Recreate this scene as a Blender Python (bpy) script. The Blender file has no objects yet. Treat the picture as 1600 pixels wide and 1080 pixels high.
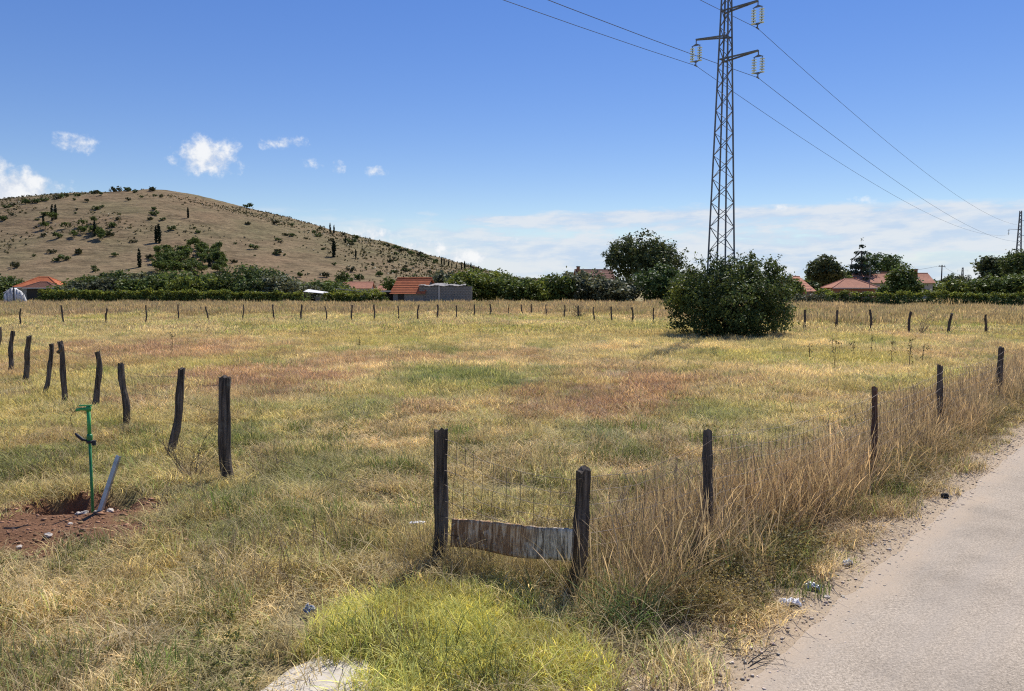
import bpy, bmesh, math, random
import numpy as np
from mathutils import Vector, Matrix, noise as mnoise

scene = bpy.context.scene
COL = scene.collection
R = math.radians
random.seed(7)

# ------------------------------------------------------------------ camera
FPX, CXP, CYP = 1202.0, 800.0, 540.0        # focal length and centre, in photo pixels (1600 x 1080)
HC = 2.4                                    # eye height in metres
PITCH = math.atan((540 - 447) / FPX)
cam_d = bpy.data.cameras.new("camera")
cam = bpy.data.objects.new("camera", cam_d)
COL.objects.link(cam)
cam.location = (0, 0, HC)
cam.rotation_euler = (math.pi / 2 - PITCH, 0, 0)
cam_d.sensor_width = 36.0
cam_d.lens = 36.0 * FPX / 1600.0
cam_d.clip_start = 0.05
cam_d.clip_end = 20000
scene.camera = cam

# ------------------------------------------------------------------ sky, sun, exposure
SUN_EL, SUN_AZ = R(52), R(24)               # azimuth: to the right of the view direction (+Y)
SDIR = Vector((math.sin(SUN_AZ) * math.cos(SUN_EL), math.cos(SUN_AZ) * math.cos(SUN_EL), math.sin(SUN_EL)))
SKY_STRENGTH = 0.08
VEIL = (7.6, 8.1, 8.8)
CLOUD_LO, CLOUD_HI = (7.2, 7.7, 8.6), (9.6, 9.7, 9.8)
sun_d = bpy.data.lights.new("sun", 'SUN')
sun_d.energy = 4.3
sun_d.angle = R(0.53)
sun_d.color = (1.0, 0.955, 0.88)
sun = bpy.data.objects.new("sun", sun_d)
COL.objects.link(sun)
sun.rotation_euler = SDIR.to_track_quat('Z', 'Y').to_euler()
sun.location = SDIR * 60

scene.view_settings.view_transform = 'Standard'
scene.view_settings.look = 'None'
scene.view_settings.exposure = 0.3
scene.view_settings.gamma = 1.0
scene.view_settings.use_curve_mapping = False
scene.cycles.use_denoising = False      # grass keeps its fine texture; the picture is clean enough at full samples
scene.cycles.max_bounces = 4
scene.cycles.diffuse_bounces = 2
scene.cycles.transmission_bounces = 4
scene.cycles.transparent_max_bounces = 6
scene.cycles.sample_clamp_indirect = 4.0
scene.cycles.pixel_filter_type = 'BLACKMAN_HARRIS'
scene.cycles.filter_width = 1.15


def ray(px, py):
    dx, dy = (px - CXP) / FPX, (CYP - py) / FPX
    c, s = math.cos(PITCH), math.sin(PITCH)
    return Vector((dx, c + dy * s, -s + dy * c))


def gp(px, py, z=0.0):
    """point of the plane z seen at a photo pixel (used to measure positions)"""
    r = ray(px, py)
    t = (z - HC) / r.z
    return Vector((r.x * t, r.y * t, z))


def at(px, py, Y):
    r = ray(px, py)
    t = Y / r.y
    return Vector((r.x * t, Y, HC + r.z * t))


class NT:
    """small node-tree writer"""
    def __init__(s, tree):
        s.t = tree
        s.t.nodes.clear()

    def n(s, kind, **kw):
        nd = s.t.nodes.new(kind)
        ins = kw.pop('ins', {})
        for k, v in kw.items():
            setattr(nd, k, v)
        for k, v in ins.items():
            sk = nd.inputs[k]
            if isinstance(v, bpy.types.NodeSocket):
                s.t.links.new(v, sk)
            else:
                sk.default_value = v
        return nd

    def math(s, op, a, b=0.0, c=None, clamp=False):
        ins = {0: a, 1: b}
        if c is not None:
            ins[2] = c
        return s.n('ShaderNodeMath', operation=op, use_clamp=clamp, ins=ins).outputs[0]

    def mix(s, f, a, b, blend='MIX'):
        nd = s.n('ShaderNodeMix', data_type='RGBA', blend_type=blend)
        for i, v in ((0, f), (6, a), (7, b)):
            if isinstance(v, bpy.types.NodeSocket):
                s.t.links.new(v, nd.inputs[i])
            elif i == 0:
                nd.inputs[i].default_value = v
            else:
                nd.inputs[i].default_value = (*v, 1.0) if len(v) == 3 else v
        return nd.outputs[2]

    def ramp(s, fac, stops, interp='LINEAR'):
        nd = s.n('ShaderNodeValToRGB')
        cr = nd.color_ramp
        cr.interpolation = interp
        while len(cr.elements) < len(stops):
            cr.elements.new(0.5)
        for e, (p, c) in zip(cr.elements, stops):
            e.position = p
            e.color = (c, c, c, 1) if isinstance(c, (int, float)) else (*c, 1)
        s.t.links.new(fac, nd.inputs[0])
        return nd.outputs[0]

    def noise(s, vec, scale, detail=4, rough=0.55, dist=0.0):
        nd = s.n('ShaderNodeTexNoise', ins={'Scale': scale, 'Detail': detail, 'Roughness': rough, 'Distortion': dist})
        if vec is not None:
            s.t.links.new(vec, nd.inputs['Vector'])
        return nd.outputs[0]

    def smooth(s, v, a, b, lo=0.0, hi=1.0):
        nd = s.n('ShaderNodeMapRange', interpolation_type='SMOOTHSTEP')
        s.t.links.new(v, nd.inputs[0])
        for i, x in ((1, a), (2, b), (3, lo), (4, hi)):
            if isinstance(x, bpy.types.NodeSocket):
                s.t.links.new(x, nd.inputs[i])
            else:
                nd.inputs[i].default_value = x
        return nd.outputs[0]


def build_world():
    w = bpy.data.worlds.new("World")
    scene.world = w
    w.use_nodes = True
    w.cycles.sampling_method = 'MANUAL'
    w.cycles.sample_map_resolution = 256
    k = NT(w.node_tree)
    sky = k.n('ShaderNodeTexSky', sky_type='NISHITA', sun_disc=False, sun_elevation=SUN_EL, sun_rotation=SUN_AZ,
              altitude=0.0, air_density=1.0, dust_density=0.0, ozone_density=3.0)
    gm = k.n('ShaderNodeGamma', ins={'Color': sky.outputs[0], 'Gamma': 0.8})
    hsv = k.n('ShaderNodeHueSaturation', ins={'Hue': 0.521, 'Saturation': 1.42, 'Value': 1.63, 'Fac': 1.0, 'Color': gm.outputs[0]})
    tc = k.n('ShaderNodeTexCoord')
    d = tc.outputs['Generated']
    sx = k.n('ShaderNodeSeparateXYZ', ins={0: d})
    X, Y, Z = sx.outputs
    az = k.math('ARCTAN2', X, Y)
    el = k.math('ARCSINE', Z)
    # small cumulus puffs: (photo px, py, half width, half height, density)
    puffs = [(118, 224, 30, 13, .72), (322, 247, 44, 27, 1.0), (285, 252, 28, 12, .55), (356, 234, 18, 18, .65),
             (437, 224, 34, 11, .7), (478, 257, 26, 8, .42), (527, 262, 14, 11, .75), (590, 268, 15, 9, .7),
             (32, 304, 54, 33, 1.15), (-12, 262, 22, 18, 1.0), (-60, 300, 60, 40, 1.0), (575, 372, 60, 16, .8),
             (650, 388, 60, 16, .85), (720, 402, 60, 13, .75), (798, 378, 16, 7, .5), (1215, 324, 14, 5, .4), (1340, 312, 34, 6, .34)]
    v3 = k.n('ShaderNodeCombineXYZ', ins={0: az, 1: el, 2: 0.0}).outputs[0]
    nz = k.noise(v3, 46.0, 5, 0.62, 0.0)
    nzl = k.noise(v3, 18.0, 1, 0.5, 0.0)
    tot = None

    def vm(op, a_, b_):
        nd = k.n('ShaderNodeVectorMath', operation=op, ins={0: a_, 1: b_})
        return nd.outputs['Value'] if op == 'DOT_PRODUCT' else nd.outputs[0]
    for px, py, hw, hh, dn in puffs:
        r = ray(px, py).normalized()
        a0, e0 = math.atan2(r.x, r.y), math.asin(r.z)
        q = vm('MULTIPLY', vm('SUBTRACT', v3, (a0, e0, 0.0)), (FPX / hw * 1.1, FPX / hh * 1.1, 0.0))
        m = k.math('MULTIPLY_ADD', vm('DOT_PRODUCT', q, q), -0.45 * dn, dn)
        tot = m if tot is None else k.math('MAXIMUM', tot, m)
    f = k.math('ADD', tot, k.math('MULTIPLY', k.math('SUBTRACT', nz, 0.52), 2.3))
    f = k.math('ADD', f, k.math('MULTIPLY', k.math('SUBTRACT', nzl, 0.5), 0.9))
    cum = k.smooth(f, 0.22, 1.05)
    cum = k.math('MULTIPLY', cum, 0.93)
    # thin cirrus veil towards the horizon
    st = k.n('ShaderNodeCombineXYZ', ins={0: k.math('MULTIPLY', az, 2.6), 1: k.math('MULTIPLY', k.math('ADD', el, k.math('MULTIPLY', az, 0.02)), 26.0), 2: 3.7}).outputs[0]
    c1 = k.noise(st, 1.25, 4, 0.56, 0.0)
    st2 = k.n('ShaderNodeCombineXYZ', ins={0: k.math('MULTIPLY', az, 9.0), 1: k.math('MULTIPLY', k.math('ADD', el, k.math('MULTIPLY', az, -0.03)), 34.0), 2: c1}).outputs[0]
    c2 = k.noise(st2, 1.7, 5, 0.6, 0.0)
    cc = k.math('ADD', k.math('MULTIPLY', c1, 0.55), k.math('MULTIPLY', c2, 0.45))
    side = k.smooth(az, -0.40, 0.05)
    left = k.math('ADD', 0.25, k.math('MULTIPLY', side, 0.75))
    lift = k.smooth(el, 0.122, 0.085, -0.4, 0.11)                 # the veil thickens downwards
    ci = k.smooth(k.math('ADD', cc, lift), 0.44, 0.62)
    ci = k.math('MULTIPLY', ci, k.math('MULTIPLY', left, 0.93))
    low = k.math('MULTIPLY', k.smooth(el, 0.10, 0.0), 0.92)        # pale air near the horizon
    veil = k.math('MAXIMUM', ci, low)
    vcol = k.mix(k.smooth(c2, 0.36, 0.62), tuple(a_ * b_ for a_, b_ in zip(VEIL, (0.74, 0.85, 0.99))), VEIL)
    c = k.mix(veil, hsv.outputs[0], vcol)
    cc_col = k.mix(k.smooth(nz, 0.40, 0.62), CLOUD_LO, CLOUD_HI)
    c = k.mix(cum, c, cc_col)
    bg = k.n('ShaderNodeBackground', ins={'Color': c, 'Strength': SKY_STRENGTH})
    out = k.n('ShaderNodeOutputWorld')
    k.t.links.new(bg.outputs[0], out.inputs[0])


build_world()

# ------------------------------------------------------------------ helpers
def tag(o, label=None, cat=None, group=None, kind=None):
    if label:
        o["label"] = label
    if cat:
        o["category"] = cat
    if group:
        o["group"] = group
    if kind:
        o["kind"] = kind
    return o


def link(name, me, mat=None, parent=None, loc=None):
    o = bpy.data.objects.new(name, me)
    COL.objects.link(o)
    if mat is not None and me is not None:
        me.materials.clear()
        me.materials.append(mat)
    if parent is not None:
        o.parent = parent
    if loc is not None:
        o.location = loc
    return o


def empty(name, loc=(0, 0, 0), rz=0.0):
    o = bpy.data.objects.new(name, None)
    COL.objects.link(o)
    o.location = loc
    o.rotation_euler = (0, 0, rz)
    o.empty_display_size = 0.1
    return o


def copy_tree(o, parent=None):
    c = o.copy()
    COL.objects.link(c)
    c.parent = parent
    for ch in o.children:
        copy_tree(ch, c)
    return c


def np_mesh(name, V, F, cols=None, smooth=False):
    V = np.asarray(V, dtype=np.float32)
    F = np.asarray(F, dtype=np.int32)
    me = bpy.data.meshes.new(name)
    me.vertices.add(len(V))
    me.vertices.foreach_set('co', V.ravel())
    me.loops.add(F.size)
    me.loops.foreach_set('vertex_index', F.ravel())
    me.polygons.add(len(F))
    me.polygons.foreach_set('loop_start', np.arange(len(F), dtype=np.int32) * F.shape[1])
    if cols:
        for cn, arr in cols.items():
            a = me.attributes.new(cn, 'FLOAT_COLOR', 'POINT')
            arr = np.asarray(arr, dtype=np.float32)
            if arr.shape[1] == 3:
                arr = np.concatenate([arr, np.ones((len(arr), 1), np.float32)], 1)
            a.data.foreach_set('color', arr.ravel())
    me.update(calc_edges=True)
    me.validate()
    if smooth:
        me.polygons.foreach_set('use_smooth', np.ones(len(F), dtype=bool))
    return me


class MB:
    """collects simple pieces into one mesh"""
    def __init__(s):
        s.v, s.f = [], []

    def box(s, c, d, rot=None):
        M = rot.to_3x3() if rot is not None else Matrix.Identity(3)
        b = len(s.v)
        for i in (-1, 1):
            for j in (-1, 1):
                for k in (-1, 1):
                    s.v.append(Vector(c) + M @ Vector((i * d[0] / 2, j * d[1] / 2, k * d[2] / 2)))
        for q in ((0, 1, 3, 2), (4, 6, 7, 5), (0, 4, 5, 1), (2, 3, 7, 6), (0, 2, 6, 4), (1, 5, 7, 3)):
            s.f.append([b + i for i in q])
        return s

    def bar(s, a, b, w, h=None):
        a, b = Vector(a), Vector(b)
        d = b - a
        q = d.to_track_quat('Z', 'Y').to_matrix()
        return s.box((a + b) / 2, (w, h or w, d.length), q)

    def tube(s, pts, rad, n=8, cap=True):
        pts = [Vector(p) for p in pts]
        if not hasattr(rad, '__len__'):
            rad = [rad] * len(pts)
        b0 = len(s.v)
        up = Vector((0.123, 0.987, 0.05))
        for i, p in enumerate(pts):
            t = (pts[min(i + 1, len(pts) - 1)] - pts[max(i - 1, 0)]).normalized()
            x = up.cross(t)
            if x.length < 1e-3:
                x = Vector((1, 0, 0)).cross(t)
            x.normalize()
            y = t.cross(x)
            for j in range(n):
                a = 2 * math.pi * j / n
                s.v.append(p + (x * math.cos(a) + y * math.sin(a)) * rad[i])
        for i in range(len(pts) - 1):
            for j in range(n):
                a, b = b0 + i * n + j, b0 + i * n + (j + 1) % n
                s.f.append([a, b, b + n, a + n])
        if cap:
            s.f.append([b0 + j for j in range(n)][::-1])
            s.f.append([b0 + (len(pts) - 1) * n + j for j in range(n)])
        return s

    def poly(s, pts):
        b = len(s.v)
        s.v += [Vector(p) for p in pts]
        s.f.append(list(range(b, b + len(pts))))
        return s

    def prism(s, pts, d):
        """closed solid: outline pts moved along d"""
        d = Vector(d)
        n = len(pts)
        b = len(s.v)
        s.v += [Vector(p) for p in pts] + [Vector(p) + d for p in pts]
        s.f.append([b + i for i in range(n)][::-1])
        s.f.append([b + n + i for i in range(n)])
        for i in range(n):
            j = (i + 1) % n
            s.f.append([b + i, b + j, b + n + j, b + n + i])
        return s

    def mesh(s, name, smooth=False):
        me = bpy.data.meshes.new(name)
        me.from_pydata([tuple(v) for v in s.v], [], s.f)
        bm = bmesh.new()
        bm.from_mesh(me)
        bmesh.ops.recalc_face_normals(bm, faces=bm.faces)
        bm.to_mesh(me)
        bm.free()
        if smooth:
            for p in me.polygons:
                p.use_smooth = True
        return me

    def build(s, name, mat, parent=None, smooth=False, loc=None):
        return link(name, s.mesh(name, smooth), mat, parent, loc)


def vnoise(x, y, seed=0):
    """smooth value noise 0..1 (numpy)"""
    x = np.asarray(x, float) + seed * 17.31
    y = np.asarray(y, float) - seed * 9.73
    xi, yi = np.floor(x).astype(np.int64), np.floor(y).astype(np.int64)
    fx, fy = x - xi, y - yi
    fx, fy = fx * fx * (3 - 2 * fx), fy * fy * (3 - 2 * fy)

    def h(a, b):
        n = (a * 374761393 + b * 668265263 + seed * 974711) & 0x7fffffff
        n = ((n ^ (n >> 13)) * 1274126177) & 0x7fffffff
        return ((n ^ (n >> 16)) & 0xffff) / 65535.0
    return (h(xi, yi) * (1 - fx) + h(xi + 1, yi) * fx) * (1 - fy) + (h(xi, yi + 1) * (1 - fx) + h(xi + 1, yi + 1) * fx) * fy


def fbm(x, y, seed=0, oct=4):
    t, a, s = 0, 0.5, 0
    for i in range(oct):
        t = t + a * vnoise(np.asarray(x) * 2 ** i, np.asarray(y) * 2 ** i, seed + i)
        s += a
        a *= 0.5
    return t / s


def sstep(v, a, b):
    t = np.clip((v - a) / (b - a), 0, 1)
    return t * t * (3 - 2 * t)


# ------------------------------------------------------------------ materials
def pmat(name, color, rough=0.8, bump=0.0, bscale=30.0, vary=0.25, vscale=6.0, metal=0.0, c2=None, stretch=None, spec=0.3):
    m = bpy.data.materials.new(name)
    m.use_nodes = True
    k = NT(m.node_tree)
    tc = k.n('ShaderNodeTexCoord').outputs['Object']
    if stretch:
        tc = k.n('ShaderNodeMapping', ins={'Vector': tc, 'Scale': stretch}).outputs[0]
    nz = k.noise(tc, vscale, 5, 0.6)
    c2 = c2 or tuple(x * (1 - vary) for x in color)
    hi = tuple(min(1, x * (1 + vary * 0.6)) for x in color)
    col = k.ramp(nz, [(0.3, c2), (0.5, color), (0.72, hi)])
    b = k.n('ShaderNodeBsdfPrincipled', ins={'Base Color': col, 'Roughness': rough, 'Metallic': metal, 'Specular IOR Level': spec})
    if bump:
        bn = k.n('ShaderNodeBump', ins={'Strength': 1.0, 'Distance': bump, 'Height': k.noise(tc, bscale, 6, 0.6)})
        k.t.links.new(bn.outputs[0], b.inputs['Normal'])
    o = k.n('ShaderNodeOutputMaterial')
    k.t.links.new(b.outputs[0], o.inputs[0])
    return m


def leafmat(name, base, attr='bc', inst=None, trans=0.35, rough=0.5, spec=0.25, gcol=(1, 1, 1)):
    """foliage: colour from a per-leaf attribute (and a per-plant tint), light passes through"""
    m = bpy.data.materials.new(name)
    m.use_nodes = True
    k = NT(m.node_tree)
    a = k.n('ShaderNodeAttribute', attribute_name=attr, attribute_type='GEOMETRY').outputs[0]
    if inst:
        t = k.n('ShaderNodeAttribute', attribute_name=inst, attribute_type='INSTANCER').outputs[0]
        col = k.mix(1.0, a, t, 'MULTIPLY')
    else:
        col = k.mix(1.0, a, base, 'MULTIPLY')
    tcol = k.mix(1.0, col, (1.12, 1.1, 0.88), 'MULTIPLY')
    b = k.n('ShaderNodeBsdfPrincipled', ins={'Base Color': col, 'Roughness': rough, 'Specular IOR Level': spec})
    t = k.n('ShaderNodeBsdfTranslucent', ins={'Color': tcol})
    mx = k.n('ShaderNodeMixShader', ins={0: trans, 1: b.outputs[0], 2: t.outputs[0]})
    o = k.n('ShaderNodeOutputMaterial')
    k.t.links.new(mx.outputs[0], o.inputs[0])
    return m


def wood_mat(name, c, c2, grain=(1, 1, 0.06), scale=28.0, bump=0.006):
    m = bpy.data.materials.new(name)
    m.use_nodes = True
    k = NT(m.node_tree)
    tc = k.n('ShaderNodeTexCoord').outputs['Object']
    g = k.n('ShaderNodeMapping', ins={'Vector': tc, 'Scale': grain}).outputs[0]
    n1 = k.noise(g, scale, 6, 0.65, 0.3)
    n2 = k.noise(tc, 7.0, 4, 0.6)
    col = k.mix(k.smooth(n1, 0.35, 0.7), c2, c)
    col = k.mix(k.math('MULTIPLY', k.smooth(n2, 0.55, 0.72), 0.6), col, (0.20, 0.19, 0.155))   # lichen and bleached wood
    b = k.n('ShaderNodeBsdfPrincipled', ins={'Base Color': col, 'Roughness': 0.9, 'Specular IOR Level': 0.15})
    bn = k.n('ShaderNodeBump', ins={'Strength': 1.0, 'Distance': bump, 'Height': n1})
    k.t.links.new(bn.outputs[0], b.inputs['Normal'])
    o = k.n('ShaderNodeOutputMaterial')
    k.t.links.new(b.outputs[0], o.inputs[0])
    return m


def tile_mat(name, c, c2, pitch=0.33):
    m = bpy.data.materials.new(name)
    m.use_nodes = True
    k = NT(m.node_tree)
    tc = k.n('ShaderNodeTexCoord').outputs['Object']
    n = k.noise(tc, 1.6, 5, 0.7)
    n2 = k.noise(tc, 9.0, 3, 0.6)
    col = k.mix(k.smooth(k.math('ADD', k.math('MULTIPLY', n, 0.5), k.math('MULTIPLY', n2, 0.5)), 0.38, 0.62), c2, c)
    b = k.n('ShaderNodeBsdfPrincipled', ins={'Base Color': col, 'Roughness': 0.85, 'Specular IOR Level': 0.2})
    o = k.n('ShaderNodeOutputMaterial')
    k.t.links.new(b.outputs[0], o.inputs[0])
    return m


M_post = wood_mat("post_wood", (0.19, 0.155, 0.125), (0.04, 0.032, 0.026))
M_postg = wood_mat("post_grey_wood", (0.17, 0.145, 0.12), (0.06, 0.05, 0.04))
M_postr = wood_mat("post_red_wood", (0.20, 0.11, 0.075), (0.07, 0.04, 0.03))
M_wire = pmat("fence_wire", (0.16, 0.13, 0.11), 0.6, metal=0.6, vary=0.4)
M_steel = pmat("pylon_steel", (0.16, 0.175, 0.19), 0.6, metal=0.35, vary=0.3, vscale=2.0)
M_cond = pmat("conductor", (0.12, 0.13, 0.15), 0.5, metal=0.5)
M_bark = pmat("bark", (0.12, 0.09, 0.07), 0.95, bump=0.03, bscale=12, vary=0.4)
M_twig = pmat("twig", (0.17, 0.125, 0.09), 0.95, vary=0.4)

# ------------------------------------------------------------------ the road line and the ground shape
RD_A = gp(1192, 1046)                                  # two points of the asphalt's edge
RD_B = gp(1578, 714)
RDIR = (RD_B - RD_A).normalized()
RN = Vector((RDIR.y, -RDIR.x, 0))                      # to the road side


def road_off(x, y):
    """signed distance from the asphalt edge, + on the road"""
    return (x - RD_A.x) * RN.x + (y - RD_A.y) * RN.y


PIT = gp(112, 796)
PIT2 = gp(182, 775)
DIRT = gp(66, 838)
SLAB = [gp(405, 1095), gp(452, 1060), gp(505, 1036), gp(545, 1036), gp(574, 1046), gp(590, 1110), gp(420, 1130)]


def dirt_mask(x, y):
    j = (fbm(x * 3.2, y * 3.2, 11, 4) - 0.5) * 1.7
    a = np.sqrt(((x - DIRT.x + 0.25) / 1.45) ** 2 + ((y - DIRT.y) / 0.62) ** 2) + j
    b = np.sqrt(((x - PIT.x) / 0.75) ** 2 + ((y - PIT.y - 0.12) / 0.58) ** 2) + j * 0.6
    return np.maximum(1 - sstep(a, 1.0, 1.35), 1 - sstep(b, 0.95, 1.25))


def gz(x, y):
    x, y = np.asarray(x, float), np.asarray(y, float)
    off = road_off(x, y)
    w = sstep(-off, 0.7, 3.0)
    z = w * ((fbm(x * 0.45, y * 0.45, 3, 3) - 0.5) * 0.16 + (fbm(x * 2.4, y * 2.4, 5, 2) - 0.5) * 0.11)
    z = z * (1 - sstep(y, 60, 110))
    d = np.sqrt(((x - PIT.x + 0.05) / 0.62) ** 2 + ((y - PIT.y - 0.16) / 0.42) ** 2) + (fbm(x * 5, y * 5, 8, 3) - 0.5) * 0.5
    z = z - 0.36 * (1 - sstep(d, 0.55, 1.0))
    d2 = np.sqrt(((x - PIT2.x) / 0.34) ** 2 + ((y - PIT2.y - 0.1) / 0.3) ** 2)
    z = z - 0.2 * (1 - sstep(d2, 0.5, 1.0))
    dm = np.sqrt(((x - DIRT.x + 0.1) / 1.1) ** 2 + ((y - DIRT.y) / 0.4) ** 2)
    z = z + 0.07 * (1 - sstep(dm, 0.2, 1.1))
    return z


def gz1(x, y):
    return float(gz(np.array([x]), np.array([y]))[0])


# ------------------------------------------------------------------ colours of the grassland (the plants' own colours)
STRAW = np.array((0.455, 0.37, 0.20))
PALE = np.array((0.60, 0.47, 0.27))
REDD = np.array((0.36, 0.225, 0.145))
YGRN = np.array((0.40, 0.345, 0.125))
GREEN = np.array((0.215, 0.225, 0.085))
BROWN = np.array((0.29, 0.205, 0.12))
GREY = np.array((0.40, 0.335, 0.22))
LUSH = np.array((0.52, 0.525, 0.17))
PATCH = []


def patch(px, py, hw, hh, col, s=0.85):
    c = gp(px, py)
    rx = abs(gp(px + hw, py).x - c.x)
    ry = (gp(px, py - hh).y - gp(px, py + hh).y) / 2
    PATCH.append((c.x, c.y, rx, ry, col, s))


for a in [(420, 592, 190, 26, REDD), (300, 548, 240, 16, REDD, .6), (150, 560, 150, 25, REDD, .45), (960, 622, 150, 30, REDD), (1060, 596, 130, 14, REDD, .75),
          (560, 560, 120, 12, REDD, .4), (690, 640, 60, 14, REDD, .5), (1250, 625, 100, 12, REDD, .4), (860, 655, 90, 14, REDD, .5),
          (720, 590, 120, 17, GREEN, .9), (840, 578, 50, 12, GREEN, .6), (870, 541, 56, 7, GREEN, .75), (690, 549, 60, 6, GREEN, .7), (575, 645, 55, 16, GREEN, .6), (1170, 640, 70, 10, GREEN, .6),
          (470, 745, 110, 34, GREEN, .6), (1310, 560, 150, 16, YGRN, .8), (1380, 590, 60, 12, GREEN, .4), (1150, 560, 90, 10, YGRN, .7), (640, 720, 70, 18, YGRN, .5),
          (820, 574, 110, 7, PALE, .8), (550, 579, 70, 6, PALE, .8), (600, 690, 100, 14, PALE, .55), (980, 545, 200, 7, PALE, .6), (1280, 583, 170, 8, PALE, .75), (1330, 541, 140, 5, PALE, .6),
          (760, 522, 420, 12, YGRN, .55), (620, 535, 160, 10, YGRN, .6), (880, 530, 240, 8, STRAW, .5), (150, 525, 260, 8, STRAW, .6), (780, 505, 900, 4, STRAW, .5),
          (690, 1015, 170, 58, LUSH, .85), (590, 1060, 100, 42, LUSH, .8), (850, 1050, 80, 36, LUSH, .5), (640, 960, 80, 24, LUSH, .5), (760, 950, 70, 20, LUSH, .45), (200, 1020, 170, 60, GREY, .5), (60, 960, 130, 50, STRAW, .35), (400, 960, 130, 40, GREY, .55),
          (330, 830, 110, 28, GREEN, .65), (520, 850, 110, 30, YGRN, .6), (480, 890, 80, 22, YGRN, .5), (610, 900, 50, 20, GREY, .4), (130, 690, 120, 30, REDD, .35), (230, 700, 90, 18, YGRN, .5), (50, 740, 80, 16, GREEN, .5),
          (1000, 1040, 90, 50, GREY, .7)]:
    patch(*a)


def tint_at(x, y):
    n1, n2, n3 = fbm(x * 0.28, y * 0.2, 21), fbm(x * 0.9, y * 0.6, 22), fbm(x * 2.6, y * 2.2, 23)
    t = STRAW[None] * np.ones((len(x), 1))

    def mixin(t, c, w):
        return t * (1 - w[:, None]) + c[None] * w[:, None]
    t = mixin(t, YGRN, sstep(n1, 0.45, 0.68) * 0.75)
    t = mixin(t, REDD, sstep(1 - n1, 0.53, 0.72) * 0.5)
    t = mixin(t, GREEN, sstep(n2, 0.56, 0.74) * 0.7)
    t = mixin(t, BROWN, sstep(1 - n2, 0.58, 0.76) * 0.6)
    verge = 1 - sstep(y, 6.0, 10.5)
    t = mixin(t, np.array((0.44, 0.355, 0.195)), verge * 0.55)
    t = mixin(t, BROWN, sstep(y, 58, 66) * 0.15)
    for cx, cy, rx, ry, c, s in PATCH:
        d = np.sqrt(((x - cx) / rx) ** 2 + ((y - cy) / ry) ** 2) + (n2 - 0.5) * 1.3 + (n3 - 0.5) * 0.9
        t = mixin(t, c, (1 - sstep(d, 0.55, 1.15)) * s)
    # a darker, browner belt of dead growth along the roadside fence
    off = -road_off(x, y)
    belt = sstep(off, 0.2, 0.7) * (1 - sstep(off, 2.0, 3.0)) * sstep(x, 0.3, 1.6) * sstep(y, 5.5, 6.5)
    t = mixin(t, np.array((0.33, 0.24, 0.15)), belt * 0.75)
    t = mixin(t, PALE, sstep(n3, 0.6, 0.8) * 0.4)
    n4 = fbm(x * 7.0, y * 7.0, 24, 2)
    mown = sstep(y, 9.0, 22.0)[:, None]                # the fenced field is mown, bleached straw
    return t * (0.55 + 0.62 * n3[:, None] + 0.5 * n4[:, None]) * (1.0 + 0.31 * mown)


def lines(lo, hi, c, fine, grow, inner):
    a = [c]
    s = fine
    x = c
    while x < hi:
        if abs(x - c) > inner:
            s *= grow
        x += s
        a.append(x)
    s = fine
    x = c
    while x > lo:
        if abs(x - c) > inner:
            s *= grow
        x -= s
        a.insert(0, x)
    return np.array(a)


def build_ground():
    xs = lines(-4000, 4000, 0.0, 0.11, 1.12, 9.0)
    ys = lines(-400, 7000, 8.0, 0.10, 1.09, 5.5)
    gx, gy = np.meshgrid(xs, ys)
    x, y = gx.ravel(), gy.ravel()
    z = gz(x, y)
    V = np.stack([x, y, z], 1)
    nx, ny = len(xs), len(ys)
    i = np.arange((nx - 1) * (ny - 1))
    r, c = i // (nx - 1), i % (nx - 1)
    a = r * nx + c
    F = np.stack([a, a + 1, a + nx + 1, a + nx], 1)
    t = tint_at(x, y) * 0.66
    dm = dirt_mask(x, y)
    soil = np.array((0.225, 0.118, 0.065))
    t = t * (1 - dm[:, None]) + soil[None] * dm[:, None]
    me = np_mesh("ground", V, F, {'gc': t}, smooth=True)
    m = bpy.data.materials.new("dry_soil_and_thatch")
    m.use_nodes = True
    k = NT(m.node_tree)
    tc = k.n('ShaderNodeTexCoord').outputs['Object']
    at_ = k.n('ShaderNodeAttribute', attribute_name='gc', attribute_type='GEOMETRY').outputs[0]
    n1 = k.noise(tc, 28.0, 6, 0.7)
    n2 = k.noise(tc, 3.0, 4, 0.6)
    col = k.mix(1.0, at_, k.ramp(n1, [(0.3, 0.55), (0.5, 0.95), (0.7, 1.35)]), 'MULTIPLY')
    col = k.mix(1.0, col, k.ramp(n2, [(0.3, 0.8), (0.7, 1.12)]), 'MULTIPLY')
    b = k.n('ShaderNodeBsdfPrincipled', ins={'Base Color': col, 'Roughness': 0.97, 'Specular IOR Level': 0.08})
    bn = k.n('ShaderNodeBump', ins={'Strength': 1.0, 'Distance': 0.03, 'Height': n1})
    k.t.links.new(bn.outputs[0], b.inputs['Normal'])
    o = k.n('ShaderNodeOutputMaterial')
    k.t.links.new(b.outputs[0], o.inputs[0])
    tag(link("ground", me, m), kind="structure")


build_ground()


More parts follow.
